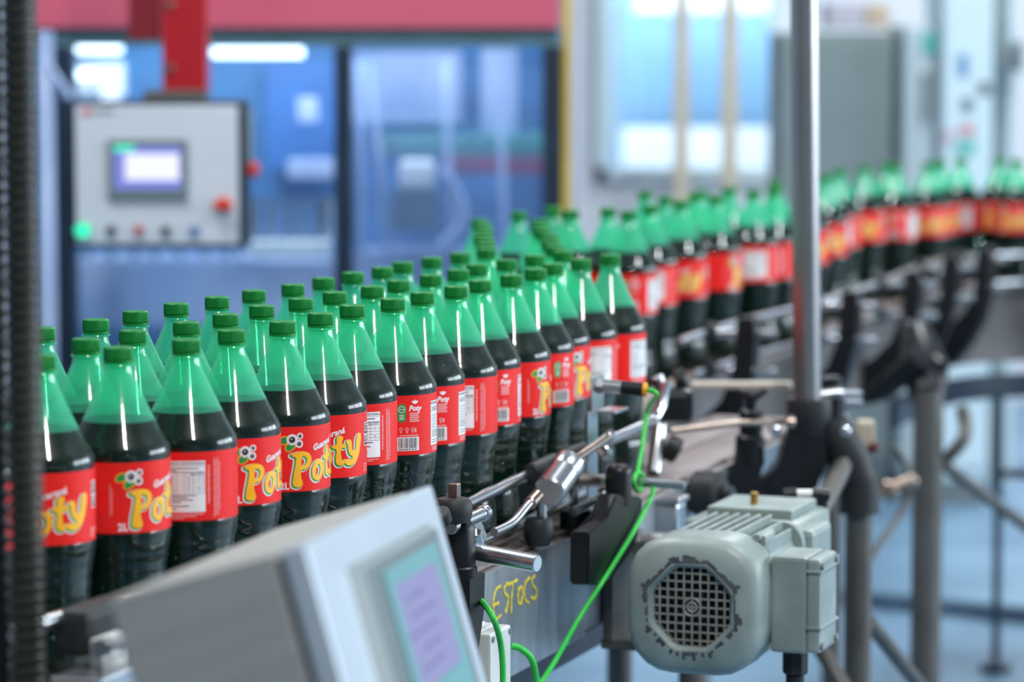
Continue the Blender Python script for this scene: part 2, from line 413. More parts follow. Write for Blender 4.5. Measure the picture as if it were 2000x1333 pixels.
for x in (170, 215, 262, 300, 350, 400, 440, 470):
    b = NB(); add_cyl(b, at(x, 490, IY - 0.38), at(x + 8, 560, IY - 0.38), 0.012, 10); obj('nozzle', b, M_STEELR, mach)
# right hand door: added shapes imitate bands, streaks and a white spot reflected in it
inner('pale_reflection', 690, 100, 900, 240, IY - 0.1, 0.05, M_LBLUE)
inner('pale_reflection', 940, 95, 1010, 330, IY - 0.15, 0.04, M_LBLUE)
inner('teal_reflection', 730, 262, 1060, 306, IY - 0.3, 0.15, mat('reflected_teal', (0.05, 0.24, 0.28), 0.4, var=0.2), 0.01)
inner('red_reflection', 860, 308, 1060, 340, IY - 0.32, 0.1, mat('reflected_maroon', (0.20, 0.06, 0.14), 0.4, var=0.2), 0.01)
inner('white_reflection', 778, 312, 848, 372, IY - 0.5, 0.1, M_WHT, 0.02)
inner('dark_block', 765, 372, 855, 450, IY - 0.5, 0.12, mat('block_blue', (0.05, 0.13, 0.20), 0.5, var=0.2), 0.01)
inner('wash_tray', 690, 492, 1060, 640, IY - 0.4, 0.3, M_LBLUE, 0.01)
for x0, x1 in ((720, 760), (870, 880), (975, 985), (700, 706)):
    b = NB(); add_cyl(b, at(x0, 120, IY - 0.45), at(x1, 500, IY - 0.45), 0.011, 10); obj('reflected_streak', b, M_LBLUE, mach)
b = NB(); add_tube(b, smooth_path([at(860, 330, IY - 0.5), at(895, 380, IY - 0.5), at(900, 440, IY - 0.5), at(860, 480, IY - 0.5)]), 0.016, 10); obj('hose', b, M_LBLUE, mach)

b = NB(); a = at(66, 60, MY - 0.3); c = at(98, 60, MY - 0.3)
add_box(b, ((a.x + c.x) / 2, MY - 0.27, a.z / 2), (c.x - a.x, 0.06, a.z), bevel=0.005)
add_cyl(b, at(95, 130, MY - 0.3), at(135, 190, MY - 0.25), 0.012, 10)
single('pale_blue_column', b, M_LBLUE, 'pale blue upright column next to the black ribbed hose', 'column', ((a.x + c.x) / 2, MY - 0.27, 0), 40)
b = NB(); a = at(1096, 0, MY + 0.3); c = at(1117, 0, MY + 0.3)
add_cyl(b, ((a.x + c.x) / 2, MY + 0.3, 0), ((a.x + c.x) / 2, MY + 0.3, 2.6), (c.x - a.x) / 2, 16)
add_cyl(b, ((a.x + c.x) / 2, MY + 0.3, 0), ((a.x + c.x) / 2, MY + 0.3, 0.03), (c.x - a.x), 16)
single('yellow_post', b, M_YPOST, 'slim yellow post at the right end of the glazed machine', 'post', ((a.x + c.x) / 2, MY + 0.3, 0), 40)

# hanging control panel with red arm
HY = 7.6
hp = thing('hanging_control_panel', 'grey control panel with lit screen hanging from a red arm', 'control panel', at(308, 482, HY))
b = NB(); slab(b, 137, 197, 481, 485, HY, 0.16, bevel=0.006); obj('housing', b, M_NAVY, hp)
b = NB(); slab(b, 146, 206, 466, 476, HY - 0.008, 0.012, bevel=0.003); door = obj('front_plate', b, M_PANELG, hp)
b = NB(); slab(b, 472, 215, 488, 320, HY + 0.02, 0.1, bevel=0.006); obj('side_box', b, M_GBEZ, hp)
b = NB(); slab(b, 209, 272, 367, 391, HY - 0.02, 0.016, bevel=0.004); scr = obj('screen_bezel', b, M_GBEZ, hp)
b = NB(); slab(b, 222, 285, 354, 370, HY - 0.022, 0.004)
s_ = slab(b, 244, 300, 350, 352, HY - 0.0225, 0.003, mi=1); slab(b, 222, 285, 262, 294, HY - 0.0228, 0.003, mi=2)
obj('screen', b, [E_SCR1B, E_SCR1, E_GREEN], scr)
def knob(px, py, r, m, nm, depth=0.02, ring=True):
    b = NB(); p = at(px, py, HY - 0.008)
    if ring: add_cyl(b, p, p + Vector((0, -0.006, 0)), r * 1.2, 18, 1)
    add_cyl(b, p, p + Vector((0, -depth, 0)), r, 18, 0, ch=r * 0.2)
    return obj(nm, b, [m, M_STEEL], hp, 40)
knob(163, 449, 0.017, E_GREEN, 'pilot_light')
knob(218, 449, 0.010, M_BLACK, 'push_button'); knob(272, 449, 0.010, mat('button_red', (0.5, 0.03, 0.03), 0.4, var=0.1), 'push_button')
knob(325, 450, 0.010, M_BLACK, 'push_button'); knob(381, 450, 0.010, mat('button_blue', (0.03, 0.12, 0.40), 0.4, var=0.1), 'push_button')
M_RSW = mat('switch_red', (0.60, 0.035, 0.012), 0.4, var=0.1)
b = NB(); p = at(437, 399, HY - 0.008); add_cyl(b, p, p + Vector((0, -0.02, 0)), 0.017, 18, 0, 0.003); add_box(b, (p.x, p.y - 0.026, p.z), (0.045, 0.02, 0.012)); obj('rotary_switch', b, M_RSW, hp, 40)
b = NB(); p = at(474, 331, HY + 0.05); add_cyl(b, p, p + Vector((0.036, 0, 0)), 0.017, 18, 0, 0.003); obj('side_switch', b, M_RSW, hp, 40)
b = NB(); p0 = at(160, 211, HY); slab(b, 160, 212, 176, 226, HY - 0.0095, 0.002); obj('red_mark', b, M_REDM, hp)
b = NB(); slab(b, 180, 214, 222, 222, HY - 0.0095, 0.002); obj('name_plate', b, M_CABG, hp)
# red arm
b = NB(); slab(b, 312, -420, 402, 178, HY + 0.06, 0.10, bevel=0.003); arm = obj('red_arm', b, M_REDA, hp)
b = NB(); slab(b, 246, -420, 313, 78, HY + 0.16, 0.08, bevel=0.003); obj('arm_side_plate', b, mat('arm_dark_red', (0.22, 0.008, 0.018), 0.45, var=0.1), hp)
for y in (8, 132):
    b = NB(); p = at(331, y, HY + 0.06); add_cyl(b, p, p + Vector((0, -0.008, 0)), 0.010, 12, 0, 0.002); obj('bolt', b, M_BROWNROD, arm, 40)
b = NB(); slab(b, 280, 176, 400, 202, HY + 0.05, 0.12, bevel=0.003); obj('arm_flange', b, M_PIPE, hp)

# ------------------------------------------------------------------ cabinets at the back right
CY = 11.6
def cabinet(name, label, x0, y0, x1, Y, depth, m):
    t = thing(name, label, 'cabinet', ((at(x0, y0, Y).x + at(x1, y0, Y).x) / 2, Y + depth / 2, 0))
    a = at(x0, y0, Y); c = at(x1, y0, Y)
    b = NB(); add_box(b, ((a.x + c.x) / 2, Y + depth / 2, a.z / 2 + 0.04), (c.x - a.x, depth, a.z - 0.08), bevel=0.008); obj('carcass', b, m, t)
    b = NB(); add_box(b, ((a.x + c.x) / 2, Y - 0.008, a.z / 2 + 0.05), ((c.x - a.x) * 0.94, 0.016, a.z - 0.16), bevel=0.004); d = obj('cabinet_door', b, m, t)
    b = NB(); add_box(b, ((a.x + c.x) / 2, Y + depth / 2, 0.04), (c.x - a.x - 0.02, depth - 0.02, 0.08)); obj('plinth', b, M_GBEZ, t)
    return t, d
t, d = cabinet('grey_cabinet', 'large plain grey cabinet behind the steel pole', 1524, 62, 1750, CY, 0.5, M_CABG)
t2, d2 = cabinet('white_cabinet', 'pale cabinet with dark upright handle beside the grey cabinet', 1766, 48, 1826, CY - 0.15, 0.5, M_CABW)
b = NB(); slab(b, 1799, 140, 1814, 228, CY - 0.19, 0.03, bevel=0.004); obj('handle', b, M_CABG, d2)
b = NB(); slab(b, 1802, 62, 1830, 104, CY - 0.172, 0.008); obj('teal_sign', b, M_SPOT[0], d2)
t3, d3 = cabinet('white_cabinet', 'pale cabinet with small blue and dark notices, at the right edge', 1842, -30, 1942, CY - 0.3, 0.5, mat('cabinet_pale_blue', (0.52, 0.66, 0.72), 0.5, var=0.06))
for (x0, y0, x1, y1, k) in ((1872, 105, 1892, 148, 1), (1912, 160, 1934, 184, 2), (1880, 192, 1900, 216, 2), (1874, 243, 1904, 265, 3), (1866, 276, 1906, 300, 0), (1846, 256, 1858, 276, 3)):
    b = NB(); slab(b, x0, y0, x1, y1, CY - 0.322, 0.008); obj('notice', b, M_SPOT[k], d3)
b = NB(); slab(b, 1618, 2, 1690, 54, CY + 0.1, 0.3, bevel=0.01); single('cardboard_box', b, mat('pale_carton', (0.50, 0.50, 0.58), 0.7, var=0.1), 'pale lilac box standing on top of the grey cabinet', 'box', at(1654, 54, CY + 0.25))
b = NB(); slab(b, 1692, 6, 1738, 54, CY + 0.1, 0.3, bevel=0.01); single('cardboard_box', b, mat('tan_carton', (0.55, 0.45, 0.35), 0.7, var=0.1), 'tan box standing on top of the grey cabinet', 'box', at(1715, 54, CY + 0.25))
for i, (x, r, m, lb) in enumerate(((1958, 0.03, M_CABG, 'dark grey pipe beside the cabinet with notices'), (1976, 0.022, M_CABW, 'pale pipe nearest the right edge at the back'))):
    b = NB(); p = at(x, 0, CY + 0.2); add_cyl(b, (p.x, p.y, 0), (p.x, p.y, 3.2), r, 14)
    for zz in (0.6, 1.5, 2.4): add_cyl(b, (p.x, p.y, zz), (p.x, p.y, zz + 0.04), r * 1.25, 14)
    single('wall_pipe', b, m, lb, 'pipe', (p.x, p.y, 0), 40)
for i, (x, y, w) in enumerate(((1962, 150, 10), (1990, 110, 9))):
    b = NB(); slab(b, x - w, y - 30, x + w, y + 30, CY + 0.1, 0.05, bevel=0.01); p = at(x, y, CY + 0.12)
    for k in (-1, 1): add_cyl(b, p + Vector((0, 0.02, k * 0.02)), p + Vector((0, 0.10, k * 0.02)), 0.012, 10)
    single('switch_box', b, M_SPOT[2], ('dark switch box on the grey pipe at the back right', 'dark switch box cut by the right edge of the picture')[i], 'switch', p)

# ------------------------------------------------------------------ near conveyor (parallel to the front row of bottles)
conv = thing('near_conveyor', 'steel conveyor with yellow handwriting on its side carrying the front bottles', 'conveyor', A(0.8, -0.08, -BELT))
S0, S1 = -1.1, 2.55
def Abox(bm, s0, s1, o0, o1, z0, z1, bevel=0.0, mi=0):
    M = Matrix((AD, -AN, Vector((0, 0, 1)))).transposed().to_4x4()
    c = A((s0 + s1) / 2, (o0 + o1) / 2, (z0 + z1) / 2)
    M.translation = c
    return add_box(bm, (0, 0, 0), (s1 - s0, abs(o1 - o0), z1 - z0), M=M, bevel=bevel, mi=mi)
Mx = Matrix((AD, -AN, Vector((0, 0, 1)))).transposed().to_4x4()
def lay_slats(parent, frames, width, pitch, mtl):
    """one chain plate object per frame, sharing a mesh"""
    me = None
    for Mw in frames:
        if me is None:
            b = NB(); add_box(b, (0, 0, -0.003), (pitch * 0.95, width, 0.006), bevel=0.001)
            so = obj('chain_slat', b, mtl, parent, local=True); me = so.data
        else:
            so = bpy.data.objects.new('chain_slat', me); COL.objects.link(so); so.parent = parent
        so.matrix_local = ROOTM[parent.name].inverted() @ Mw
def Aframe(s, o, z=0.0):
    Mw = Mx.copy(); Mw.translation = A(s, o, z); return Mw
lay_slats(conv, [Aframe(1.15 + k * 0.0381, oc) for oc, kn in ((0.047, 37), (-0.045, 37), (-0.137, 26)) for k in range(kn)], 0.084, 0.0381, M_CHAIN)
b = NB()
for oc in (0.047, -0.045, -0.137, -0.229):
    s = S0
    while s < (1.14 if oc > -0.2 else 1.7):
        Abox(b, s, s + 0.0362, oc - 0.042, oc + 0.042, -0.006, 0.0); s += 0.0381
o = obj('chain_bed', b, M_CHAIN, conv); o['kind'] = 'stuff'
b = NB(); Abox(b, S0, 2.1, -0.27, 0.095, -0.03, -0.008); Abox(b, 2.1, S1, -0.09, 0.095, -0.03, -0.008); obj('slide_bed', b, M_WEAR, conv)
b = NB(); Abox(b, S0, 1.24, 0.094, 0.101, -0.152, -0.012); Abox(b, S0, 1.24, 0.070, 0.101, -0.0125, -0.0085); panel = obj('side_panel', b, M_BEAM, conv)
b = NB(); Abox(b, 1.245, S1, 0.092, 0.099, -0.146, -0.012); Abox(b, 1.245, S1, 0.070, 0.099, -0.0125, -0.0085); obj('side_panel', b, M_BEAM, conv)
b = NB(); Abox(b, S0, 2.0, -0.281, -0.274, -0.152, -0.018); obj('side_panel', b, M_BEAM, conv)
b = NB(); Abox(b, S0, 2.0, -0.281, -0.275, -0.48, -0.153); obj('shade_skirt', b, M_NAVY, conv)  # dark skirt added to give the shade under the conveyor
b = NB(); Abox(b, 0.1, 1.85, -0.27, 0.035, -0.215, -0.20); Abox(b, 0.1, 1.85, 0.03, 0.036, -0.20, -0.185); obj('shade_tray', b, M_NAVY, conv)  # dark sheet added so the space below the beam reads as shadow
for s in (-0.9, -0.3, 0.3, 0.9, 1.5):
    b = NB(); Abox(b, s, s + 0.03, -0.274, 0.093, -0.14, -0.10); obj('cross_member', b, M_PIPE, conv)

for s in (-0.6, 1.9):
    for o_ in (-0.24, 0.06):
        b = NB(); add_cyl(b, A(s, o_, -0.14), A(s, o_, -BELT), 0.022, 16); add_cyl(b, A(s, o_, -BELT), A(s, o_, -BELT + 0.025), 0.05, 16); obj('leg', b, M_PIPE, conv, 40)
# handwriting on the panel
strokes = [[(560,624),(530,645),(512,700),(505,760),(510,830),(530,866),(562,838)], [(507,765),(545,748)],
  [(612,600),(586,640),(592,678),(614,702),(612,762),(594,826)], [(618,612),(682,580)], [(650,598),(641,700),(637,826)],
  [(692,640),(688,700),(692,752)], [(692,650),(716,632),(721,690),(712,748),(692,752)],
  [(772,562),(745,600),(734,662),(740,722),(766,748)],
  [(812,545),(790,580),(799,620),(822,650),(826,690),(806,722),(790,704)]]
b = NB()
for st in strokes:
    pts = smooth_path([onA(830 + x / 3.776, 980 + y / 3.776, 0.1018) for x, y in st], 5)
    add_tube(b, pts, [0.0022 + 0.0007 * math.sin(i * 1.7) for i in range(len(pts))], 6)
def flatten(bm, o, k):
    for v in bm.verts:
        dd = (v.co - A0).dot(AN) - o
        v.co -= AN * dd * (1 - k)
flatten(b, 0.1015, 0.25)
obj('yellow_writing', b, M_PAINT, panel)

# ------------------------------------------------------------------ far conveyor, parallel and then bending right
CPTS = smooth_path([Vector(p) for p in ((-0.02, 5.36, 0), (0.02, 5.65, 0), (0.11, 6.05, 0), (0.25, 6.45, 0), (0.40, 6.8, 0), (0.52, 7.15, 0), (0.62, 7.45, 0), (0.72, 7.8, 0), (0.83, 8.13, 0), (0.98, 8.40, 0), (1.17, 8.54, 0), (1.42, 8.60, 0), (1.8, 8.62, 0), (2.5, 8.62, 0))], 12)
CL = [0.0]
for i in range(1, len(CPTS)): CL.append(CL[-1] + (CPTS[i] - CPTS[i - 1]).length)
def Cp(s, o=0.0, z=0.0):
    s = max(0.0, min(s, CL[-1] - 1e-6))
    i = max(j for j in range(len(CL)) if CL[j] <= s); i = min(i, len(CPTS) - 2)
    t = (s - CL[i]) / (CL[i + 1] - CL[i])
    d = (CPTS[min(i + 2, len(CPTS) - 1)] - CPTS[max(i - 1, 0)]).normalized()
    n = Vector((d.y, -d.x, 0))
    return CPTS[i].lerp(CPTS[i + 1], t) + n * o + Vector((0, 0, BELT + z)), d, n
def Cstrip(bm, s0, s1, o0, o1, z0, z1, step=0.06):
    n = max(2, int((s1 - s0) / step)); prev = None; first = None
    for k in range(n + 1):
        s = s0 + (s1 - s0) * k / n
        ring = [bm.verts.new(Cp(s, o, z)[0]) for o, z in ((o0, z0), (o1, z0), (o1, z1), (o0, z1))]
        if prev:
            for j in range(4): bm.faces.new((prev[j], prev[(j + 1) % 4], ring[(j + 1) % 4], ring[j]))
        else: first = ring
        prev = ring
    bm.faces.new(first); bm.faces.new(prev[::-1])
far = thing('far_conveyor', 'curving conveyor at the back carrying the far line of bottles', 'conveyor', Cp(1.8, 0, -BELT)[0])
CE = CL[-1]
frames = []
for k in range(int(CE / 0.0381)):
    p, d, n = Cp(k * 0.0381 + 0.02)
    frames.append(Matrix((d, -n, Vector((0, 0, 1)))).transposed().to_4x4()); frames[-1].translation = p
lay_slats(far, frames, 0.33, 0.0381, M_CHAIN)
b = NB(); Cstrip(b, 0, CE, -0.17, 0.17, -0.03, -0.009); obj('slide_bed', b, M_WEAR, far)
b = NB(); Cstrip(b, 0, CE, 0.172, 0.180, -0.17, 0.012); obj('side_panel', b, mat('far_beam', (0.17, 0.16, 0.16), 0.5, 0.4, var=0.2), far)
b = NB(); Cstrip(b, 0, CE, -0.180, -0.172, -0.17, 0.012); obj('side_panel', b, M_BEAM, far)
b = NB(); Cstrip(b, 0, CE, 0.176, 0.200, 0.012, 0.028); obj('wear_edge', b, M_WEAR, far)
b = NB(); Cstrip(b, 2.5, CE, 0.181, 0.20, -0.26, -0.20); obj('lower_rail', b, M_NAVY, far)
for s in (0.4, 2.0, 3.8):
    for o_ in (-0.15, 0.15):
        b = NB(); add_cyl(b, Cp(s, o_, -0.16)[0], Cp(s, o_, -BELT)[0], 0.022, 16); add_cyl(b, Cp(s, o_, -BELT)[0], Cp(s, o_, -BELT + 0.025)[0], 0.05, 16); obj('leg', b, M_PIPE, far, 40)

# guide rails of the far conveyor
def Crail(s0, s1, o, z, r, label, nm='guide_rail'):
    n = max(2, int((s1 - s0) / 0.05)); b = NB()
    add_tube(b, [Cp(s0 + (s1 - s0) * k / n, o, z)[0] for k in range(n + 1)], r, 10)
    return single(nm, b, M_STEELR, label, 'guide rail', Cp((s0 + s1) / 2, o, z)[0], 40)
Crail(0.62, CE, 0.215, 0.105, 0.0085, 'upper bright guide rail along the right side of the far conveyor')
Crail(0.75, CE, 0.215, 0.035, 0.008, 'lower guide rail along the right side of the far conveyor')
Crail(0.0, CE, -0.20, 0.105, 0.008, 'guide rail on the hidden left side of the far conveyor')

# black curved bracket arms that carry the far rail
def bracket_arm(s, label, sc=1.0):
    p, d, n = Cp(s, 0.0, 0.0)
    t = thing('bracket_arm', label, 'bracket', Cp(s, 0.18, -0.14)[0], group='black bracket arms of the far conveyor')
    b = NB()
    M = Matrix((n, d, Vector((0, 0, 1)))).transposed().to_4x4(); M.translation = p
    prof = [(0.181, -0.15), (0.205, -0.165), (0.245, -0.12), (0.285, -0.05), (0.305, 0.03), (0.31, 0.11), (0.305, 0.135), (0.275, 0.135), (0.272, 0.10), (0.268, 0.04), (0.245, -0.02), (0.205, -0.06), (0.181, -0.075)]
    add_prism(b, prof, -0.022, 0.022, M); obj('arm', b, M_BLACK, t)
    for z in (0.105, 0.035):
        b = NB(); add_cyl(b, Cp(s, 0.205, z)[0], Cp(s, 0.345, z)[0], 0.008, 12); obj('pin', b, M_STEELR, t, 40)
        b = NB(); add_cyl(b, Cp(s - 0.02, 0.215, z)[0], Cp(s + 0.02, 0.215, z)[0], 0.017, 14); obj('rail_clip', b, M_BLACKD, t, 40)
for i, s in enumerate((0.87, 1.56, 2.16, 2.7, 3.1, 3.65)):
    bracket_arm(s, ('first', 'second', 'third', 'fourth', 'fifth', 'last')[i] + ' black curved rail bracket on the far conveyor, counting from its near end')

# ------------------------------------------------------------------ near guide rail, brackets, sensor
b = NB()
railp = [A(-1.0, 0.072, 0.130), onA(0, 1243, 0.072), onA(130, 1205, 0.072), onA(905, 988, 0.072), onA(1030, 928, 0.072), onA(1270, 826, 0.072)]
end = railp[-1]
railp += [end + AD * 0.03 + Vector((0, 0, 0.006)), end + AD * 0.045 + AN * 0.004 + Vector((0, 0, 0.02)), end + AD * 0.05 + AN * 0.008 + Vector((0, 0, 0.055))]
add_tube(b, railp, 0.0078, 14)
single('guide_rail', b, M_STEELR, 'round bright guide rail in front of the near bottle row', 'guide rail', A(0.6, 0.072, 0.125), 40)
b = NB(); add_tube(b, [onA(930, 1062, 0.07), onA(1000, 1030, 0.07), onA(1150, 955, 0.07), onA(1180, 940, 0.07)], 0.006, 12)
single('guide_rail', b, M_STEELR, 'short thin lower guide rail beneath the chrome cross clamp', 'guide rail', onA(1040, 1010, 0.07), 40)
b = NB(); add_tube(b, [A(-1.0, -0.285, 0.13), A(1.75, -0.285, 0.13)], 0.0078, 12)
single('guide_rail', b, M_STEELR, 'guide rail behind the back row of near bottles', 'guide rail', A(0.4, -0.285, 0.13), 40)

def PX(px, py, o): return onA(px, py, o)
def cylpx(bm, a, c, r, seg=18, ch=0.0, mi=0): add_cyl(bm, a, c, r, seg, mi, ch)

# bracket with stainless pin, by the writing
BO = 0.150
t = thing('rail_bracket', 'black rail bracket with thick steel pin beside the tilted terminal', 'bracket', PX(905, 1180, BO))
def Mpx(px, py, o): 
    M = Mx.copy(); M.translation = PX(px, py, o); return M
b = NB(); add_lathe(b, [(0.0, 0.052), (0.010, 0.051), (0.016, 0.046), (0.0185, 0.038), (0.019, 0.0), (0.019, -0.004), (0.021, -0.006), (0.021, -0.016), (0.0, -0.016)], 24, M=Matrix.Translation(PX(897, 1098, BO))); obj('post_head', b, M_BLACK, t, 40)
b = NB(); add_prism(b, [(-0.03, 0.0), (0.022, 0.0), (0.018, -0.045), (0.0, -0.085), (-0.03, -0.085)], -0.022, 0.022, Mpx(900, 1122, BO)); obj('bracket_body', b, M_BLACK, t)
b = NB(); p0 = PX(912, 1075, BO); cylpx(b, p0, p0 + Vector((0.082, -0.05, -0.008)), 0.0105, 24, 0.0015); obj('pin', b, M_STEEL, t, 40)
b = NB(); p0 = PX(885, 992, BO); add_lathe(b, [(0.0, 0.012), (0.018, 0.011), (0.022, 0.006), (0.0225, -0.006), (0.020, -0.016), (0.0, -0.018)], 22, M=Matrix.Translation(p0)); obj('clamp_disc', b, M_BLACKD, t, 40)
b = NB(); add_box(b, (0, 0, 0), (0.013, 0.011, 0.022), M=Mpx(888, 963, BO), bevel=0.001); obj('square_stud', b, M_BROWNROD, t)
b = NB(); cylpx(b, PX(880, 1032, BO), PX(945, 1002, BO), 0.0078, 16, 0.001); cylpx(b, PX(940, 1004, BO), PX(948, 1001, BO), 0.0095, 16, 0.001); obj('cross_rod', b, M_STEEL, t, 40)
b = NB(); cylpx(b, PX(858, 1000, BO), PX(864, 1020, BO), 0.012, 16, 0.002); obj('side_knob', b, M_BLACKD, t, 40)
b = NB(); add_prism(b, [(0, 0.010), (0.01, 0.012), (0.045, -0.022), (0.045, -0.03), (0.035, -0.028), (0.0, -0.004)], -0.002, 0.002, Mpx(922, 1018, BO - 0.01)); obj('sheet_tab', b, M_STEEL, t)
b = NB(); cylpx(b, PX(930, 1040, BO), PX(936, 1060, BO), 0.007, 12, 0.001); obj('hex_nut', b, M_STEEL, t, 30)

# chrome cross clamp with rods
CO = 0.120
t = thing('cross_clamp', 'shiny chrome cross clamp holding the rods at the guide rail', 'clamp', PX(1085, 975, CO))
ca = PX(1072, 962, CO); cb = PX(1112, 906, CO)
b = NB(); add_tube(b, [ca, ca + (cb - ca) * 0.03, ca + (cb - ca) * 0.62, ca + (cb - ca) * 0.66, ca + (cb - ca) * 0.72, ca + (cb - ca) * 0.97, cb], [0.018, 0.0205, 0.0205, 0.0175, 0.0205, 0.0205, 0.018], 28); obj('clamp_barrel', b, M_STEEL, t, 35)
b = NB(); cylpx(b, PX(1112, 905, CO), PX(1190, 852, CO), 0.0062, 16, 0.001); obj('upper_rod', b, M_BROWNROD, t, 40)
b = NB(); cylpx(b, PX(1186, 855, CO), PX(1194, 849, CO), 0.0075, 16, 0.001); obj('rod_tip', b, M_STEELR, t, 40)
b = NB(); cylpx(b, PX(1120, 936, CO), PX(1182, 939, CO), 0.0088, 16); obj('side_rod', b, M_BROWNROD, t, 40)
b = NB(); add_tube(b, smooth_path([PX(1045, 972, CO), PX(1028, 990, CO), PX(1000, 1022, CO), PX(965, 1040, CO)], 5), 0.0055, 12); obj('bent_rod', b, M_STEEL, t, 40)
b = NB(); cylpx(b, PX(1034, 985, CO), PX(1050, 968, CO), 0.0085, 12, 0.002); obj('rod_collar', b, M_BROWNROD, t, 40)
b = NB(); cylpx(b, PX(1036, 926, 0.078), PX(1082, 904, 0.078), 0.0135, 16, 0.003); obj('rail_sleeve', b, M_BLACKD, t, 40)
b = NB(); cylpx(b, PX(1092, 898, 0.078), PX(1140, 879, 0.078), 0.0115, 16, 0.003); obj('rail_sleeve', b, M_BLACKD, t, 40)
b = NB(); cylpx(b, PX(1176, 880, CO), PX(1186, 888, CO), 0.0085, 14, 0.002); obj('lock_screw', b, M_STEEL, t, 40)
b = NB(); cylpx(b, PX(1058, 965, CO - 0.02), PX(1058, 1035, CO - 0.02), 0.0068, 14); obj('upright_rod', b, M_STEEL, t, 40)
b = NB(); add_lathe(b, [(0, 0.014), (0.016, 0.013), (0.019, 0.008), (0.019, -0.010), (0.014, -0.022), (0, -0.024)], 18, M=Matrix.Translation(PX(1052, 1032, CO - 0.02))); obj('foot_knob', b, M_BLACKD, t, 40)
b = NB(); add_lathe(b, [(0, 0.012), (0.02, 0.011), (0.022, 0.004), (0.022, -0.014), (0.0, -0.016)], 18, M=Matrix.Translation(PX(1125, 1012, CO - 0.02))); obj('foot_knob', b, M_BLACK, t, 40)
b = NB(); cylpx(b, PX(1120, 1000, CO), PX(1180, 968, CO), 0.0065, 14); obj('lower_rod', b, M_STEELR, t, 40)

# photo sensor on sheet-metal bracket
SO = 0.100
t = thing('photo_sensor', 'barrel sensor with amber end ring on a sheet steel bracket', 'sensor', PX(1167, 1000, SO))
b = NB(); 
def sheet(bm, px0, py0, px1, py1, o, th=0.003):
    a = PX(px0, py0, o); c = PX(px1, py0, o); z1 = PX((px0 + px1) / 2, py1, o).z
    M = Mx.copy(); M.translation = (a + c) / 2; M.translation.z = (a.z + z1) / 2
    add_box(bm, (0, 0, 0), ((c - a).length * 1.0, th, abs(a.z - z1)), M=M, bevel=0.0008)
sheet(b, 1155, 738, 1178, 800, SO); obj('upper_plate', b, M_STEEL, t)
b = NB(); sheet(b, 1147, 806, 1166, 1000, SO); obj('stem_plate', b, M_STEEL, t)
b = NB(); add_box(b, (0.0, -0.008, 0), (0.060, 0.03, 0.004), M=Mpx(1183, 801, SO), bevel=0.001); obj('shelf_plate', b, M_STEEL, t)
p0 = PX(1160, 752, SO + 0.012); sd = Vector((0.080, -0.012, -0.006)).normalized()
b = NB(); cylpx(b, p0, p0 + sd * 0.038, 0.0088, 24, 0.001); cylpx(b, p0 + sd * 0.004, p0 + sd * 0.012, 0.0115, 6); obj('sensor_barrel', b, M_STEEL, t, 35)
b = NB(); cylpx(b, p0 + sd * 0.036, p0 + sd * 0.066, 0.0092, 24, 0.001); obj('sensor_cap', b, M_BLACK, t, 35)
b = NB(); cylpx(b, p0 + sd * 0.0655, p0 + sd * 0.0715, 0.0094, 24, 0.001); obj('amber_ring', b, M_AMBER, t, 35)
SEND = p0 + sd * 0.072
b = NB(); cylpx(b, PX(1120, 900, 0.09), PX(1122, 1005, 0.09), 0.006, 12); obj('support_rod', b, M_STEEL, t, 40)

# big black bracket with pin, right of the clamp
KO = 0.150
t = thing('rail_bracket', 'tall black rail bracket with thin steel pin and green cable loop', 'bracket', PX(1190, 1140, KO))
b = NB(); add_lathe(b, [(0.0, 0.0), (0.012, -0.001), (0.017, -0.006), (0.0178, -0.012), (0.0178, -0.055), (0.0, -0.055)], 22, M=Matrix.Translation(PX(1208, 906, KO))); obj('post_head', b, M_BLACK, t, 40)
b = NB()
pp_ = [(1186, 965), (1238, 970), (1236, 1010), (1222, 1070), (1180, 1128), (1152, 1142), (1130, 1142), (1132, 1040), (1170, 1015)]
org = PX(1190, 1140, KO)
poly = []
for x, y in pp_:
    q = PX(x, y, KO) - org
    poly.append((q.dot(AD), q.z))
M = Mx.copy(); M.translation = org
add_prism(b, poly, -0.013, 0.013, M); bmesh.ops.bevel(b, geom=b.edges[:], offset=0.003, segments=2, affect='EDGES'); obj('bracket_body', b, M_BLACK, t, 40)
b = NB(); p0 = PX(1235, 941, KO); cylpx(b, p0, p0 + Vector((0.070, -0.02, -0.002)), 0.0062, 20, 0.001); obj('pin', b, M_STEEL, t, 40)

# green cables
def cable(pts, r, label, n=8):
    b = NB(); pts = smooth_path(pts, n); add_tube(b, pts, r, 10)
    return single('green_cable', b, M_CABLE, label, 'cable', pts[-1], 60)
loop = [PX(1247 + 9 * math.cos(a), 941 + 18 * math.sin(a), KO + 0.012 * math.sin(a * 0.5)) for a in [i * PI / 4 for i in range(-2, 9)]]
cable([SEND, SEND + Vector((0.012, -0.004, -0.006)), PX(1265, 800, 0.12), PX(1256, 860, 0.14), PX(1245, 925, KO + 0.012)] + loop + [PX(1276, 955, KO + 0.02), PX(1255, 1005, KO + 0.02), PX(1225, 1060, KO + 0.02), PX(1175, 1140, KO + 0.015), PX(1130, 1210, KO), PX(1085, 1290, KO), PX(1050, 1345, KO), PX(1010, 1420, KO)], 0.0034, 'long green sensor cable looped round the thin steel pin')
cable([PX(905, 1140, 0.135), PX(932, 1165, 0.16), PX(962, 1205, 0.2), PX(979, 1265, 0.2), PX(982, 1345, 0.2), PX(975, 1420, 0.2)], 0.0036, 'green cable hanging in front of the grey junction box')
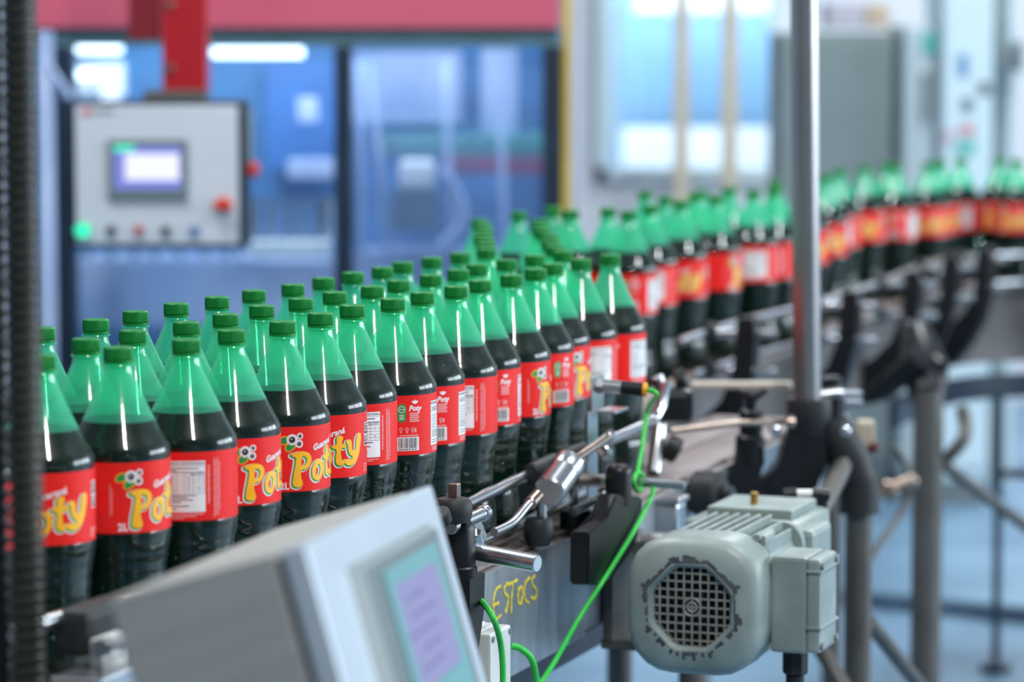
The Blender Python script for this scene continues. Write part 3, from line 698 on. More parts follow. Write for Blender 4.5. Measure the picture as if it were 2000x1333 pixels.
cable([PX(998, 1262, 0.14), PX(1018, 1268, 0.15), PX(1040, 1292, 0.16), PX(1048, 1345, 0.16), PX(1045, 1420, 0.16)], 0.0042, 'short green cable arching out of the grey junction box')

# grey junction box on the beam
t = thing('junction_box', 'small grey-white junction box below the yellow writing', 'junction box', PX(962, 1333, 0.16))
a = PX(962, 1226, 0.16)
M = Mx.copy(); M.translation = a
b = NB(); add_box(b, (-0.004, 0.03, -0.06), (0.075, 0.05, 0.12), M=M, bevel=0.003); obj('box_body', b, M_BOXW, t)
b = NB(); add_box(b, (-0.004, -0.004, -0.06), (0.072, 0.016, 0.118), M=M, bevel=0.003); lid = obj('box_lid', b, M_BOXW, t)
for dx, dz in ((-0.033, -0.008), (0.026, -0.008)):
    b = NB(); add_cyl(b, M @ Vector((dx, -0.0135, dz)), M @ Vector((dx, -0.011, dz)), 0.0035, 12); obj('lid_screw', b, M_GBEZ, lid, 40)
b = NB(); add_box(b, (0.0, 0.02, 0.006), (0.004, 0.003, 0.018), M=M); add_box(b, (0.008, 0.02, 0.001), (0.03, 0.004, 0.003), M=M); obj('cable_tie', b, M_WHT, t)

# ------------------------------------------------------------------ geared motor
MYY = 4.2
mc = at(1352, 1186, MYY)
mot = thing('geared_motor', 'grey-green electric gear motor with round fan grille facing forward', 'motor', mc, -math.radians(20))
MM = ROOTM[mot.name]
def rr(hw, hh, r, n=5):
    pts = []
    for cx, cz, a0 in ((hw - r, hh - r, 0), (-hw + r, hh - r, 90), (-hw + r, -hh + r, 180), (hw - r, -hh + r, 270)):
        for k in range(n + 1):
            a = math.radians(a0 + 90 * k / n); pts.append((cx + r * math.cos(a), cz + r * math.sin(a)))
    return pts
def loft(bm, rings, caps=(True, True), mi=0):
    R = [[bm.verts.new(p) for p in ring] for ring in rings]
    n = len(R[0])
    for i in range(len(R) - 1):
        for k in range(n): bm.faces.new((R[i][k], R[i][(k + 1) % n], R[i + 1][(k + 1) % n], R[i + 1][k])).material_index = mi
    if caps[0]: bm.faces.new(R[0][::-1]).material_index = mi
    if caps[1]: bm.faces.new(R[-1]).material_index = mi
    return R
def rring(hw, hh, r, y): return [(x, y, z) for x, z in rr(hw, hh, r)]
HW, HH = 0.089, 0.089
GR = 0.052
def octo(r, y, n=24):   # same vertex count as rr: 24
    out = []
    for x, z in rr(HW, HH, 0.058):
        a = math.atan2(z, x); a8 = ((a + PI / 8) % (PI / 4)) - PI / 8
        rad = r * math.cos(PI / 8) / math.cos(a8)
        out.append((rad * math.cos(a), y, rad * math.sin(a)))
    return out
b = NB()
loft(b, [rring(HW, HH, 0.058, 0.075), rring(HW, HH, 0.058, 0.012), rring(HW - 0.004, HH - 0.004, 0.056, 0.003), rring(HW - 0.012, HH - 0.012, 0.050, -0.004), octo(0.0635, -0.008), octo(0.060, -0.0085), octo(0.0575, -0.006), octo(0.055, -0.003), octo(0.0545, 0.01)], (False, False))
cowl = obj('fan_cowl', b, M_MOTOR, mot, 35, local=True)
# chipped rim
b = NB()
rnd = random.Random(4)
n = 90
for k in range(n):
    a = 2 * PI * k / n
    a8 = ((a + PI / 8) % (PI / 4)) - PI / 8
    c8 = math.cos(PI / 8) / math.cos(a8)
    w = 0.0062 * rnd.random() if (k // 5) % 3 else 0.002 * rnd.random()
    if 20 < (k * 4) % 360 < 60: w *= 1.5
    if -0.2 < math.sin(a + 0.4) or rnd.random() < 0.5:
        r1 = 0.0640 * c8 - 0.002; r2 = r1 + 0.002 + w * 1.6
        a2 = a + 2 * PI / n
        y1, y2 = -0.0088, -0.0088 + 0.004 * (r2 - r1) / 0.012
        vs_ = [b.verts.new((r * math.cos(q), y, r * math.sin(q))) for r, q, y in ((r1, a, y1), (r2, a, y2 - 0.001), (r2, a2, y2 - 0.001), (r1, a2, y1))]
        b.faces.new(vs_)
ch = obj('chipped_rim', b, M_CHIP, cowl, local=True)
b = NB(); add_cyl(b, (0, 0.02, 0), (0, 0.022, 0), 0.056, 24); obj('fan_shadow_plate', b, M_DARKGAP, mot, local=True)  # black disc stands in for the shade behind the fan
b = NB(); add_cyl(b, (0, 0.012, 0), (0, 0.02, 0), 0.018, 20)
for k in range(7):
    a = 2 * PI * k / 7; Mf = Matrix.Rotation(a, 4, 'Y'); add_box(b, (0.034, 0.015, 0), (0.036, 0.008, 0.004), M=Mf)
obj('fan', b, M_BLACKD, mot, local=True)
pit = 0.0108
for k in range(-4, 5):
    c = k * pit + (0.0)
    h = 0.0555
    lim = min(h, h * 1.0 if abs(c) < 0.0225 else h - (abs(c) - 0.0225))
    for ori in (0, 1):
        b = NB()
        if ori: add_box(b, (c, 0.0, 0), (0.0022, 0.003, 2 * lim))
        else: add_box(b, (0, 0.0005, c), (2 * lim, 0.003, 0.0022))
        obj('grille_bar', b, M_GRILLE, mot, local=True)
b = NB()
for r in (0.006, 0.0115):
    add_tube(b, [(r * math.cos(2 * PI * k / 28), -0.001, r * math.sin(2 * PI * k / 28)) for k in range(29)], 0.0016, 8)
obj('grille_hub', b, M_GRILLE, mot, 60, local=True)
b = NB(); loft(b, [rring(0.072, 0.072, 0.045, 0.06), rring(0.072, 0.072, 0.045, 0.25)]); obj('stator_body', b, M_MOTOR, mot, 35, local=True)
for k, x in enumerate((-0.055, -0.04, -0.025, -0.01, 0.005, 0.02, 0.035, 0.05, 0.062)):
    b = NB(); add_box(b, (x, 0.16, 0.075 - max(0, abs(x) - 0.04) * 0.8), (0.004, 0.17, 0.026), bevel=0.001); obj('cooling_fin', b, M_MOTOR, mot, local=True)
for z in (-0.04, -0.02, 0.0, 0.02, 0.04):
    b = NB(); add_box(b, (-0.075, 0.16, z), (0.024, 0.17, 0.004), bevel=0.001); obj('cooling_fin', b, M_MOTOR, mot, local=True)
b = NB(); add_box(b, (0.065, 0.10, 0.078), (0.02, 0.045, 0.014), bevel=0.003); add_cyl(b, (0.065, 0.07, 0.082), (0.065, 0.135, 0.082), 0.005, 10); obj('lifting_lug', b, M_MOTOR, mot, 35, local=True)
# terminal box on the right side
b = NB(); add_box(b, (0.112, 0.098, 0.0), (0.048, 0.088, 0.125), bevel=0.005); tb = obj('terminal_box', b, M_MOTOR, mot, local=True)
b = NB(); add_box(b, (0.1445, 0.098, 0.0), (0.018, 0.086, 0.122), bevel=0.005); lid = obj('terminal_lid', b, M_MOTOR, tb, local=True)
b = NB()
for z in (0.045, -0.028): add_box(b, (0.1455, 0.098, z), (0.020, 0.091, 0.0035), bevel=0.001)
obj('lid_rib', b, M_MOTOR, tb, local=True)
for y in (0.062, 0.134):
    for z in (0.052, -0.052):
        b = NB(); add_cyl(b, (0.152, y, z), (0.157, y, z), 0.005, 10); obj('lid_screw', b, M_CABG, tb, 40, local=True)
b = NB(); add_cyl(b, (0.112, 0.09, -0.06), (0.112, 0.09, -0.095), 0.017, 8, 0, 0.002); add_cyl(b, (0.112, 0.09, -0.095), (0.112, 0.09, -0.115), 0.012, 14, 0, 0.002); obj('cable_gland', b, M_BLACKD, mot, 35, local=True)
b = NB(); add_tube(b, smooth_path([(0.112, 0.09, -0.11), (0.112, 0.092, -0.2), (0.10, 0.12, -0.4), (0.09, 0.16, -mc.z + 0.01)]), 0.006, 10); obj('supply_cable', b, M_BLACK, mot, 60, local=True)
# gearbox behind
b = NB(); loft(b, [rring(0.078, 0.078, 0.03, 0.25), rring(0.078, 0.078, 0.03, 0.265)]); obj('flange', b, M_MOTOR, mot, 35, local=True)
b = NB(); add_box(b, (-0.008, 0.36, 0.012), (0.15, 0.17, 0.125), bevel=0.012); gb = obj('gearbox', b, M_MOTOR, mot, 35, local=True)
b = NB(); add_box(b, (-0.008, 0.355, 0.081), (0.12, 0.13, 0.014), bevel=0.003); obj('gearbox_lid', b, M_MOTOR, mot, local=True)
b = NB(); add_box(b, (0.070, 0.32, 0.010), (0.035, 0.10, 0.11), bevel=0.008); obj('side_cover', b, M_MOTOR, mot, local=True)
b = NB(); add_box(b, (-0.088, 0.345, 0.030), (0.03, 0.10, 0.075), bevel=0.008); obj('side_cover', b, M_MOTOR, mot, local=True)
b = NB(); add_cyl(b, (-0.012, 0.33, 0.087), (-0.012, 0.33, 0.105), 0.0055, 10, 0, 0.001); obj('brass_breather', b, mat('brass', (0.5, 0.30, 0.08), 0.35, 0.8, var=0.2), gb, 40, local=True)
for x, z in ((-0.062, 0.055), (0.05, 0.055)):
    b = NB(); add_cyl(b, (x, 0.279, z), (x, 0.266, z), 0.007, 6); obj('bolt', b, M_STEEL, gb, 30, local=True)
b = NB(); add_cyl(b, (-0.08, 0.36, 0.02), (-0.20, 0.36, 0.02), 0.018, 16); obj('drive_shaft', b, M_STEEL, mot, 40, local=True)
# motor mount hangs from the conveyor
b = NB(); add_box(b, (-0.09, 0.30, -0.10), (0.22, 0.14, 0.014), bevel=0.002); add_box(b, (-0.19, 0.30, -0.03), (0.014, 0.14, 0.14), bevel=0.002); obj('mount_plate', b, M_PIPE, mot, local=True)
# air fittings on top of the gearbox
t = thing('air_fitting', 'white and black air hose fitting on top of the gear motor', 'fitting', at(1570, 975, 4.62))
b = NB(); add_cyl(b, at(1555, 964, 4.6), at(1588, 964, 4.6), 0.006, 14, 0, 0.001); obj('white_sleeve', b, M_WHT, t, 40)
b = NB(); add_cyl(b, at(1530, 966, 4.6), at(1556, 964, 4.6), 0.0085, 14, 0, 0.001); obj('black_end', b, M_BLACK, t, 40)
b = NB(); add_cyl(b, at(1586, 964, 4.6), at(1620, 968, 4.6), 0.0085, 14, 0, 0.001); add_cyl(b, at(1606, 966, 4.6), at(1606, 992, 4.6), 0.008, 14, 0, 0.001); obj('elbow', b, M_BLACK, t, 40)
b = NB(); add_tube(b, smooth_path([at(1606, 990, 4.6), at(1608, 1040, 4.6), at(1604, 1100, 4.62), at(1600, 1160, 4.7)]), 0.0045, 8); obj('air_hose', b, M_LBLUE, t, 60)

# ------------------------------------------------------------------ steel pole, its clamp and the pipe leg
PY = 5.25
t = thing('steel_pole', 'tall shiny steel pole rising from a black clamp at the conveyor edge', 'pole', at(1578, 800, PY))
pb = at(1577, 790, PY); r_ = 27.0 * PY / F_PX
b = NB(); add_cyl(b, pb, at(1568, -300, PY), r_, 32); obj('tube', b, M_POLE, t, 40)
b = NB(); c0 = at(1580, 778, PY); add_lathe(b, [(0.0, 0.0), (0.034, 0.0), (0.036, -0.008), (0.036, -0.055), (0.031, -0.062), (0.0, -0.062)], 24, M=Matrix.Translation(c0)); cl = obj('clamp_head', b, M_BLACKD, t, 40)
b = NB(); add_prism(b, [((at(x, y, PY) - c0).x, (at(x, y, PY) - c0).z) for x, y in ((1532, 846), (1608, 846), (1612, 890), (1592, 950), (1532, 1000), (1452, 1012), (1468, 962), (1518, 900))], -0.03, 0.03, Matrix.Translation(c0)); obj('clamp_body', b, M_BLACK, t)
for dx in (-0.055, 0.055):
    b = NB(); add_cyl(b, c0 + Vector((dx, -0.03, -0.05)), c0 + Vector((dx, 0.03, -0.05)), 0.009, 12, 0, 0.002); obj('clamp_bolt', b, M_STEELR, cl, 40)

t = thing('pipe_leg', 'round pipe leg with black socket right of the gear motor', 'leg', (at(1675, 1200, PY).x, PY, 0))
b = NB(); a = at(1678, 980, PY); add_cyl(b, (a.x, PY, 0.0), a, 0.0215, 24); obj('pipe', b, M_PIPE, t, 40)
b = NB(); add_lathe(b, [(0.0, 0.03), (0.028, 0.03), (0.032, 0.0), (0.033, -0.03), (0.0, -0.03)], 20, M=Matrix.Translation(at(1678, 965, PY))); obj('socket', b, M_BLACKD, t, 40)
b = NB(); add_tube(b, [at(1678, 950, PY), at(1660, 900, PY), at(1622, 830, PY)], [0.03, 0.034, 0.03], 14); obj('black_neck', b, M_BLACKD, t, 40)
b = NB(); add_tube(b, [at(1660, 880, PY), at(1632, 940, PY - 0.05), at(1600, 1000, PY - 0.1)], 0.016, 12); obj('side_strut', b, M_PIPE, t, 40)
b = NB(); add_lathe(b, [(0.0, 0.03), (0.03, 0.028), (0.06, 0.01), (0.06, 0.0), (0.0, 0.0)], 20, M=Matrix.Translation((a.x, PY, 0))); obj('foot', b, M_BLACKD, t, 40)
for i, (x0, y0, x1, y1, Y0, Y1) in enumerate(((1592, 1250, 1650, 1345, 5.2, 5.1), (1702, 1222, 1800, 1345, 5.35, 5.6))):
    b = NB(); p0 = at(x0, y0, Y0); p1 = at(x1, y1, Y1); d = p1 - p0; p1 = p0 + d * (p0.z / -d.z) if d.z < 0 else p1
    add_cyl(b, p0 - d * 0.05, p1, 0.013, 12); add_cyl(b, p1, p1 + Vector((0, 0, 0.012)), 0.03, 12)
    single('brace_bar', b, M_PIPE, ('slanting brace bar under the terminal box of the motor', 'slanting brace bar between the two pipe legs')[i], 'brace', (p1.x, p1.y, 0), 40)

# ------------------------------------------------------------------ black posts and bars along the far part of the near conveyor
t = thing('knob_post', 'black post with wing knob beneath the cream bar', 'post', at(1465, 1000, 5.1))
b = NB(); q = at(1467, 800, 5.1); add_cyl(b, q, at(1467, 850, 5.1), 0.018, 18, 0, 0.003); add_cyl(b, at(1466, 850, 5.1), at(1462, 905, 5.1), 0.023, 18, 0, 0.003); obj('post_tube', b, M_BLACK, t, 40)
b = NB(); add_cyl(b, at(1470, 772, 5.1), q, 0.008, 12); add_tube(b, [at(1442, 762, 5.1), at(1458, 770, 5.1), at(1470, 774, 5.1), at(1482, 770, 5.1), at(1498, 762, 5.1)], [0.004, 0.007, 0.011, 0.007, 0.004], 10); obj('wing_knob', b, M_BLACK, t, 40)
b = NB()
pl = [(1440, 870), (1490, 870), (1492, 900), (1470, 960), (1415, 1008), (1380, 1012), (1384, 960), (1432, 915)]
o0 = at(1465, 1000, 5.1)
add_prism(b, [((at(x, y, 5.1) - o0).x, (at(x, y, 5.1) - o0).z) for x, y in pl], -0.02, 0.02, Matrix.Translation(o0)); obj('bracket_body', b, M_BLACK, t)
t = thing('knob_post', 'black post with stacked collars at the right of the steel pole', 'post', at(1625, 900, 5.35))
b = NB(); add_cyl(b, at(1622, 735, 5.35), at(1622, 775, 5.35), 0.019, 16, 0, 0.003); add_cyl(b, at(1622, 775, 5.35), at(1622, 905, 5.35), 0.024, 16, 0, 0.003); obj('post_tube', b, M_BLACK, t, 40)
b = NB(); add_cyl(b, at(1600, 772, 5.33), at(1646, 766, 5.33), 0.010, 12, 0, 0.002); obj('cross_pin', b, M_STEEL, t, 40)
b = NB(); add_box(b, at(1662, 790, 5.4), (0.035, 0.05, 0.012)); add_box(b, at(1664, 770, 5.4), (0.03, 0.05, 0.008)); obj('pale_plate', b, M_STEELR, t)
b = NB(); add_box(b, at(1690, 850, 5.45), (0.03, 0.04, 0.05), bevel=0.006); obj('tan_block', b, M_TAN, t)
b = NB(); add_cyl(b, at(1702, 868, 5.42), at(1710, 880, 5.42), 0.012, 12, 0, 0.002); obj('dark_cap', b, M_MAR, t, 40)
b = NB(); add_tube(b, [at(1640, 810, 5.4), at(1690, 895, 5.4)], 0.010, 12); obj('slant_rod', b, M_STEEL, t, 40)
b = NB(); add_tube(b, smooth_path([at(1352, 752, 5.45), at(1545, 752, 5.4)], 2), 0.0065, 12)
single('cream_bar', b, mat('cream_paint', (0.60, 0.56, 0.48), 0.45, var=0.1), 'straight cream bar running left from the steel pole', 'bar', at(1450, 752, 5.42), 40)
b = NB(); add_tube(b, [at(1310, 842, 5.0), at(1450, 826, 5.05), at(1540, 824, 5.1)], 0.005, 10)
add_cyl(b, at(1536, 824, 5.08), at(1552, 824, 5.08), 0.010, 12, 0, 0.002)
single('thin_rod', b, M_BROWNROD, 'thin dark rod crossing above the empty belt', 'rod', at(1430, 830, 5.05), 40)
t = thing('rail_joint', 'cluster of black rail joints right of the amber sensor', 'joint', at(1310, 900, 4.95))
b = NB(); add_box(b, at(1318, 790, 4.95), (0.055, 0.05, 0.05), bevel=0.012); obj('joint_block', b, M_BLACK, t)
b = NB(); add_cyl(b, at(1282, 735, 4.95), at(1310, 800, 4.95), 0.010, 12, 0, 0.002); obj('joint_rod', b, M_STEEL, t, 40)
b = NB(); add_cyl(b, at(1318, 745, 4.97), at(1340, 740, 4.97), 0.018, 14, 0, 0.003); obj('joint_knob', b, M_BLACK, t, 40)
b = NB(); add_cyl(b, at(1300, 870, 4.93), at(1326, 884, 4.93), 0.020, 14, 0, 0.004); obj('joint_knob', b, M_BLACK, t, 40)
b = NB(); add_tube(b, [at(1290, 800, 4.95), at(1286, 850, 4.94), at(1275, 925, 4.9)], 0.011, 12); obj('joint_stem', b, M_STEEL, t, 40)
# silver end block beside the pin
b = NB(); add_box(b, (0, 0, 0), (0.045, 0.05, 0.06), M=frame_at(at(1300, 1020, 4.75), AD), bevel=0.006)
add_box(b, (0, 0, 0.034), (0.052, 0.056, 0.008), M=frame_at(at(1300, 1020, 4.75), AD), bevel=0.002)
single('bearing_block', b, M_STEEL, 'silver bearing block behind the thin steel pin', 'bearing', at(1305, 1045, 4.75))
b = NB(); c0 = at(1370, 962, 4.9); add_cyl(b, c0 + Vector((-0.012, 0, 0)), c0 + Vector((0.03, -0.02, 0)), 0.034, 20, 0, 0.006); add_cyl(b, c0 + Vector((-0.02, 0.005, 0)), c0 + Vector((0.045, -0.03, 0)), 0.014, 16, 0, 0.003)
single('shaft_bearing', b, M_BLACKD, 'dark round shaft bearing between bearing block and gearbox', 'bearing', c0, 40)

# ------------------------------------------------------------------ far support stand at the right
t = thing('support_stand', 'tall dark pipe stand under the far conveyor at the right', 'stand', (at(1812, 900, 6.7).x, 6.7, 0))
sx = at(1812, 900, 6.7).x
b = NB(); add_cyl(b, (sx, 6.7, 0), (sx, 6.7, at(0, 760, 6.7).z), 0.031, 20); obj('upright', b, M_PIPE, t, 40)
b = NB(); add_tube(b, [at(1812, 775, 6.7), at(1806, 720, 6.75), at(1790, 650, 6.85)], [0.036, 0.05, 0.03], 14); obj('black_head', b, M_BLACK, t, 40)
b = NB(); add_tube(b, [at(1835, 720, 6.7), at(1800, 670, 6.8), at(1770, 640, 6.9)], 0.018, 12); add_tube(b, [at(1800, 700, 6.7), at(1720, 765, 6.75), at(1690, 780, 6.8)], [0.03, 0.022, 0.012], 12); obj('head_arm', b, M_BLACK, t, 40)
b = NB(); add_tube(b, smooth_path([at(1820, 920, 6.7), at(1850, 895, 6.7), at(1885, 850, 6.7), at(1880, 800, 6.75)], 5), 0.014, 10); obj('curved_handle', b, M_PIPE, t, 60)
b = NB(); add_cyl(b, (sx + 0.01, 6.7, 0.30), (sx + 0.05, 6.72, 0.0), 0.014, 12); add_cyl(b, (sx, 6.7, 0), (sx, 6.7, 0.02), 0.06, 18); obj('foot', b, M_PIPE, t, 40)
b = NB(); add_cyl(b, at(1838, 905, 6.75), at(2080, 1085, 7.2), 0.013, 12); obj('brace', b, M_PIPE, t, 40)
b = NB(); a = at(1952, 770, 8.3); add_cyl(b, (a.x, a.y, 0.0), a, 0.011, 12); add_cyl(b, (a.x, a.y, 0), (a.x, a.y, 0.02), 0.04, 12)
single('conveyor_prop', b, M_NAVY, 'thin dark prop far right below the far conveyor', 'prop', (a.x, a.y, 0), 40)
b = NB(); p0 = at(1960, 925, 8.3); p1 = at(2100, 930, 8.3); add_cyl(b, p0, p1, 0.012, 12)
single('cross_bar', b, M_NAVY, 'dark cross bar joined to the thin prop far right', 'bar', (p0 + p1) / 2, 40)
b = NB(); add_tube(b, smooth_path([at(1745, 870, 6.4), at(1772, 915, 6.4), at(1770, 980, 6.4), at(1720, 1060, 6.35), at(1700, 1090, 6.3)], 5), 0.007, 8)
single('grey_hose', b, M_PIPE, 'thin grey hose curving behind the round pipe leg', 'hose', at(1700, 1090, 6.3), 60)
b = NB(); add_cyl(b, at(1728, 960, 6.4), at(1790, 935, 6.4), 0.016, 14, 0, 0.003); add_cyl(b, at(1724, 972, 6.4), at(1744, 950, 6.4), 0.022, 12, 0, 0.003)
single('cross_coupling', b, M_BROWNROD, 'brownish coupling between hose and pipe stand', 'coupling', at(1758, 948, 6.4), 40)
b = NB(); p0 = at(1560, 1132, 9.4); p1 = at(2120, 1212, 8.9); p0.z = p1.z = 0.025; add_cyl(b, p0, p1, 0.022, 12)
for k in range(1, 6):
    q = p0.lerp(p1, k / 6); add_box(b, (q.x, q.y, 0.012), (0.03, 0.08, 0.024))
single('floor_conduit', b, mat('conduit_blue', (0.06, 0.12, 0.19), 0.5, var=0.1), 'dark blue conduit lying across the floor at the right', 'conduit', (p0 + p1) / 2, 40)

# ------------------------------------------------------------------ black ribbed hose at the left edge
HYY = 2.80
hx0 = at(38, 600, HYY).x
t = thing('ribbed_hose', 'black ribbed upright hose at the left edge of the picture', 'hose', (hx0, HYY, 0))
b = NB()
hx = at(43, 600, HYY).x; R1 = 33 * HYY / F_PX
prof = []
z = 0.02
while z < 2.2:
    prof += [(R1, z), (R1, z + 0.0040), (R1 * 0.80, z + 0.0056), (R1 * 0.80, z + 0.0086)]; z += 0.0102
add_lathe(b, prof, 20, True, True, M=Matrix.Translation((hx, HYY, 0))); obj('ribbed_tube', b, mat('hose_rubber', (0.028, 0.031, 0.025), 0.45, var=0.3, vscale=40), t, 30)
b = NB(); hx2 = at(4, 600, HYY + 0.03).x; R2 = 20 * HYY / F_PX; prof = []; z = 0.02
while z < 2.2:
    prof += [(R2 * 0.6, z), (R2, z + 0.005), (R2, z + 0.008), (R2 * 0.6, z + 0.0125)]; z += 0.013
add_lathe(b, prof, 16, True, True, M=Matrix.Translation((hx2 - 0.004, HYY + 0.03, 0))); obj('beaded_tube', b, M_BLACKD, t, 40)
b = NB(); q = at(75, 600, HYY + 0.01); prof = []; z = 0.02
while z < 2.2:
    prof += [(0.0012, z), (0.0026, z + 0.004), (0.0012, z + 0.008)]; z += 0.0084
add_lathe(b, prof, 8, True, True, M=Matrix.Translation((q.x, HYY + 0.012, 0))); obj('edge_cord', b, M_PIPE, t, 40)
b = NB(); add_cyl(b, (hx, HYY, 0), (hx, HYY, 0.02), 0.05, 20, 0, 0.004); obj('foot', b, M_BLACKD, t, 40)

# bracket at the lower left, behind the hose
t = thing('rail_bracket', 'black clamp on a pale steel foot at the lower left', 'bracket', PX(205, 1345, 0.12))
b = NB(); add_box(b, (0, 0, 0), (0.10, 0.035, 0.045), M=Mpx(185, 1222, 0.085), bevel=0.010); obj('clamp_block', b, M_BLACKD, t)
b = NB(); sheet(b, 188, 1250, 236, 1330, 0.12, 0.012); obj('pale_plate', b, M_BOXW, t)
b = NB(); cylpx(b, PX(196, 1268, 0.135), PX(250, 1258, 0.10), 0.010, 14, 0.002); obj('cross_rod', b, M_STEEL, t, 40)
b = NB(); sheet(b, 150, 1326, 260, 1346, 0.125, 0.05); obj('foot_plate', b, M_STEEL, t)

# ------------------------------------------------------------------ tilted operator terminal in the foreground
T2 = Vector((-0.151, 2.40, 1.232)); dv = Vector((0.956, -0.091, 0.279)).normalized(); wv = Vector((0.115, 0.991, -0.069)); wv = (wv - dv * wv.dot(dv)).normalized(); uv = dv.cross(wv)
M = Matrix((wv, -dv, uv)).transposed().to_4x4(); M.translation = T2
t = thing('operator_terminal', 'tilted steel operator terminal with lilac screen in the foreground', 'control panel', M=M)
W_, H_ = 0.668, 0.30
b = NB(); add_box(b, (W_ / 2, 0.088, -H_ / 2), (W_, 0.128, H_), bevel=0.003); obj('housing', b, M_BRUSH, t, local=True)
b = NB(); add_box(b, (W_ / 2, 0.0215, -H_ / 2), (W_ - 0.012, 0.006, H_ - 0.012)); obj('seal_gap', b, M_DARKGAP, t, local=True)
b = NB(); add_box(b, (W_ / 2, 0.0095, -H_ / 2), (W_, 0.019, H_), bevel=0.003); fd = obj('front_door', b, M_DOOR, t, local=True)
b = NB(); loft(b, [[(0.132, 0.0, -0.030), (0.578, 0.0, -0.030), (0.578, 0.0, -0.262), (0.132, 0.0, -0.262)], [(0.150, -0.010, -0.036), (0.560, -0.010, -0.036), (0.560, -0.010, -0.256), (0.150, -0.010, -0.256)]]); bz = obj('screen_bezel', b, M_GBEZ, t, local=True)
b = NB(); add_box(b, (0.374, -0.0105, -0.145), (0.302, 0.003, 0.200)); obj('keypad_foil', b, M_TEAL, bz, local=True)
b = NB(); add_box(b, (0.367, -0.0125, -0.104), (0.226, 0.002, 0.088))
for k in range(5): add_box(b, (0.33 + 0.02 * (k % 2), -0.0136, -0.075 - 0.0145 * k), (0.10 + 0.03 * (k % 3), 0.0006, 0.0035), mi=1)
obj('lilac_screen', b, [E_SCR2, E_SCR2B], bz, local=True)
b = NB()
add_tube(b, [(W_ / 2, 0.10, -H_ + 0.005), (W_ / 2, 0.10, -H_ - 0.05)], 0.05, 20)
obj('swivel', b, M_STEEL, t, 40, local=True)
sb = M @ Vector((W_ / 2, 0.10, -H_ - 0.03))
b = NB(); add_cyl(b, sb, (sb.x, sb.y, 0.0), 0.025, 20); add_cyl(b, (sb.x, sb.y, 0), (sb.x, sb.y, 0.015), 0.13, 28); obj('stand_pole', b, M_PIPE, t, 40)

# ------------------------------------------------------------------ bottles: shapes shared by all of them
SHELL = [(0.020, 0.004), (0.030, 0.000), (0.040, 0.003), (0.0475, 0.011), (0.0508, 0.024), (0.0512, 0.040), (0.0498, 0.058), (0.0478, 0.074), (0.0466, 0.090), (0.0468, 0.104),
         (0.0482, 0.118), (0.0505, 0.131), (0.0521, 0.141), (0.0526, 0.148), (0.0520, 0.150), (0.0520, 0.222), (0.0526, 0.2235), (0.0528, 0.2275), (0.0522, 0.2320), (0.0506, 0.2360), (0.0478, 0.2405), (0.0425, 0.2495),
         (0.0370, 0.2605), (0.0310, 0.2730), (0.0253, 0.2850), (0.0202, 0.2965), (0.0163, 0.3055), (0.0145, 0.3105), (0.0138, 0.3165)]
def with_ribs(p):
    out = []
    for i, (r, z) in enumerate(p):
        out.append((r, z))
        if 0.05 < z < 0.125 and i + 1 < len(p):
            r2, z2 = p[i + 1]
            for k in (0.3, 0.5, 0.7):
                out.append((r + (r2 - r) * k - (0.0007 if k == 0.5 else 0), z + (z2 - z) * k))
    return out
b = NB(); add_lathe(b, with_ribs(SHELL), 44, True, False)
add_lathe(b, [(0.0136, 0.3155), (0.0158, 0.3160), (0.0162, 0.3168), (0.0158, 0.3176), (0.0136, 0.3180)], 36)
for f in b.faces: f.material_index = 1 if f.calc_center_median().z > 0.2606 else 0
proto_shell = obj('shell', b, [M_SHELL, M_FOG], smooth=40)
LEVEL = 0.2605
def dprof(level):
    p = [(max(r - 0.0014, 0.002), z + 0.0012) for r, z in SHELL if z < level - 0.002]
    for i in range(len(SHELL) - 1):
        if SHELL[i][1] <= level <= SHELL[i + 1][1]:
            k = (level - SHELL[i][1]) / (SHELL[i + 1][1] - SHELL[i][1]); r = SHELL[i][0] + (SHELL[i + 1][0] - SHELL[i][0]) * k
    return p + [(r - 0.0014, level)]
drink_me = []
for lv in (LEVEL, LEVEL + 0.0012, LEVEL - 0.001):
    b = NB(); add_lathe(b, dprof(lv), 40, True, True); o = obj('drink', b, M_DRINK, smooth=40); drink_me.append(o.data); bpy.data.objects.remove(o)
b = NB()
NR = 120; rings = []
for (r, z, rib) in ((0.0138, 0.3222, 0), (0.0150, 0.3225, 1), (0.0150, 0.3325, 1), (0.0146, 0.3342, 0), (0.0136, 0.3350, 0)):
    rings.append([b.verts.new(((r - (0.0005 if rib and k % 2 else 0)) * math.sin(2 * PI * k / NR), -(r - (0.0005 if rib and k % 2 else 0)) * math.cos(2 * PI * k / NR), z)) for k in range(NR)])
for i in range(len(rings) - 1):
    for k in range(NR): b.faces.new((rings[i][k], rings[i][(k + 1) % NR], rings[i + 1][(k + 1) % NR], rings[i + 1][k]))
b.faces.new(rings[-1]); b.faces.new(rings[0][::-1])
proto_cap = obj('cap', b, M_CAP, smooth=25)
b = NB(); add_lathe(b, [(0.0136, 0.3186), (0.0150, 0.3188), (0.0151, 0.3200), (0.0150, 0.3216), (0.0138, 0.3218)], 36, True, True); proto_band = obj('safety_band', b, M_CAP, smooth=40)
RL = 0.0526; LZ = 0.150; LH = 0.072
b = NB(); add_lathe(b, [(RL - 0.0006, LZ), (RL, LZ + 0.0003), (RL, LZ + LH - 0.0003), (RL - 0.0006, LZ + LH)], 64); proto_label = obj('label', b, M_RED, smooth=40)

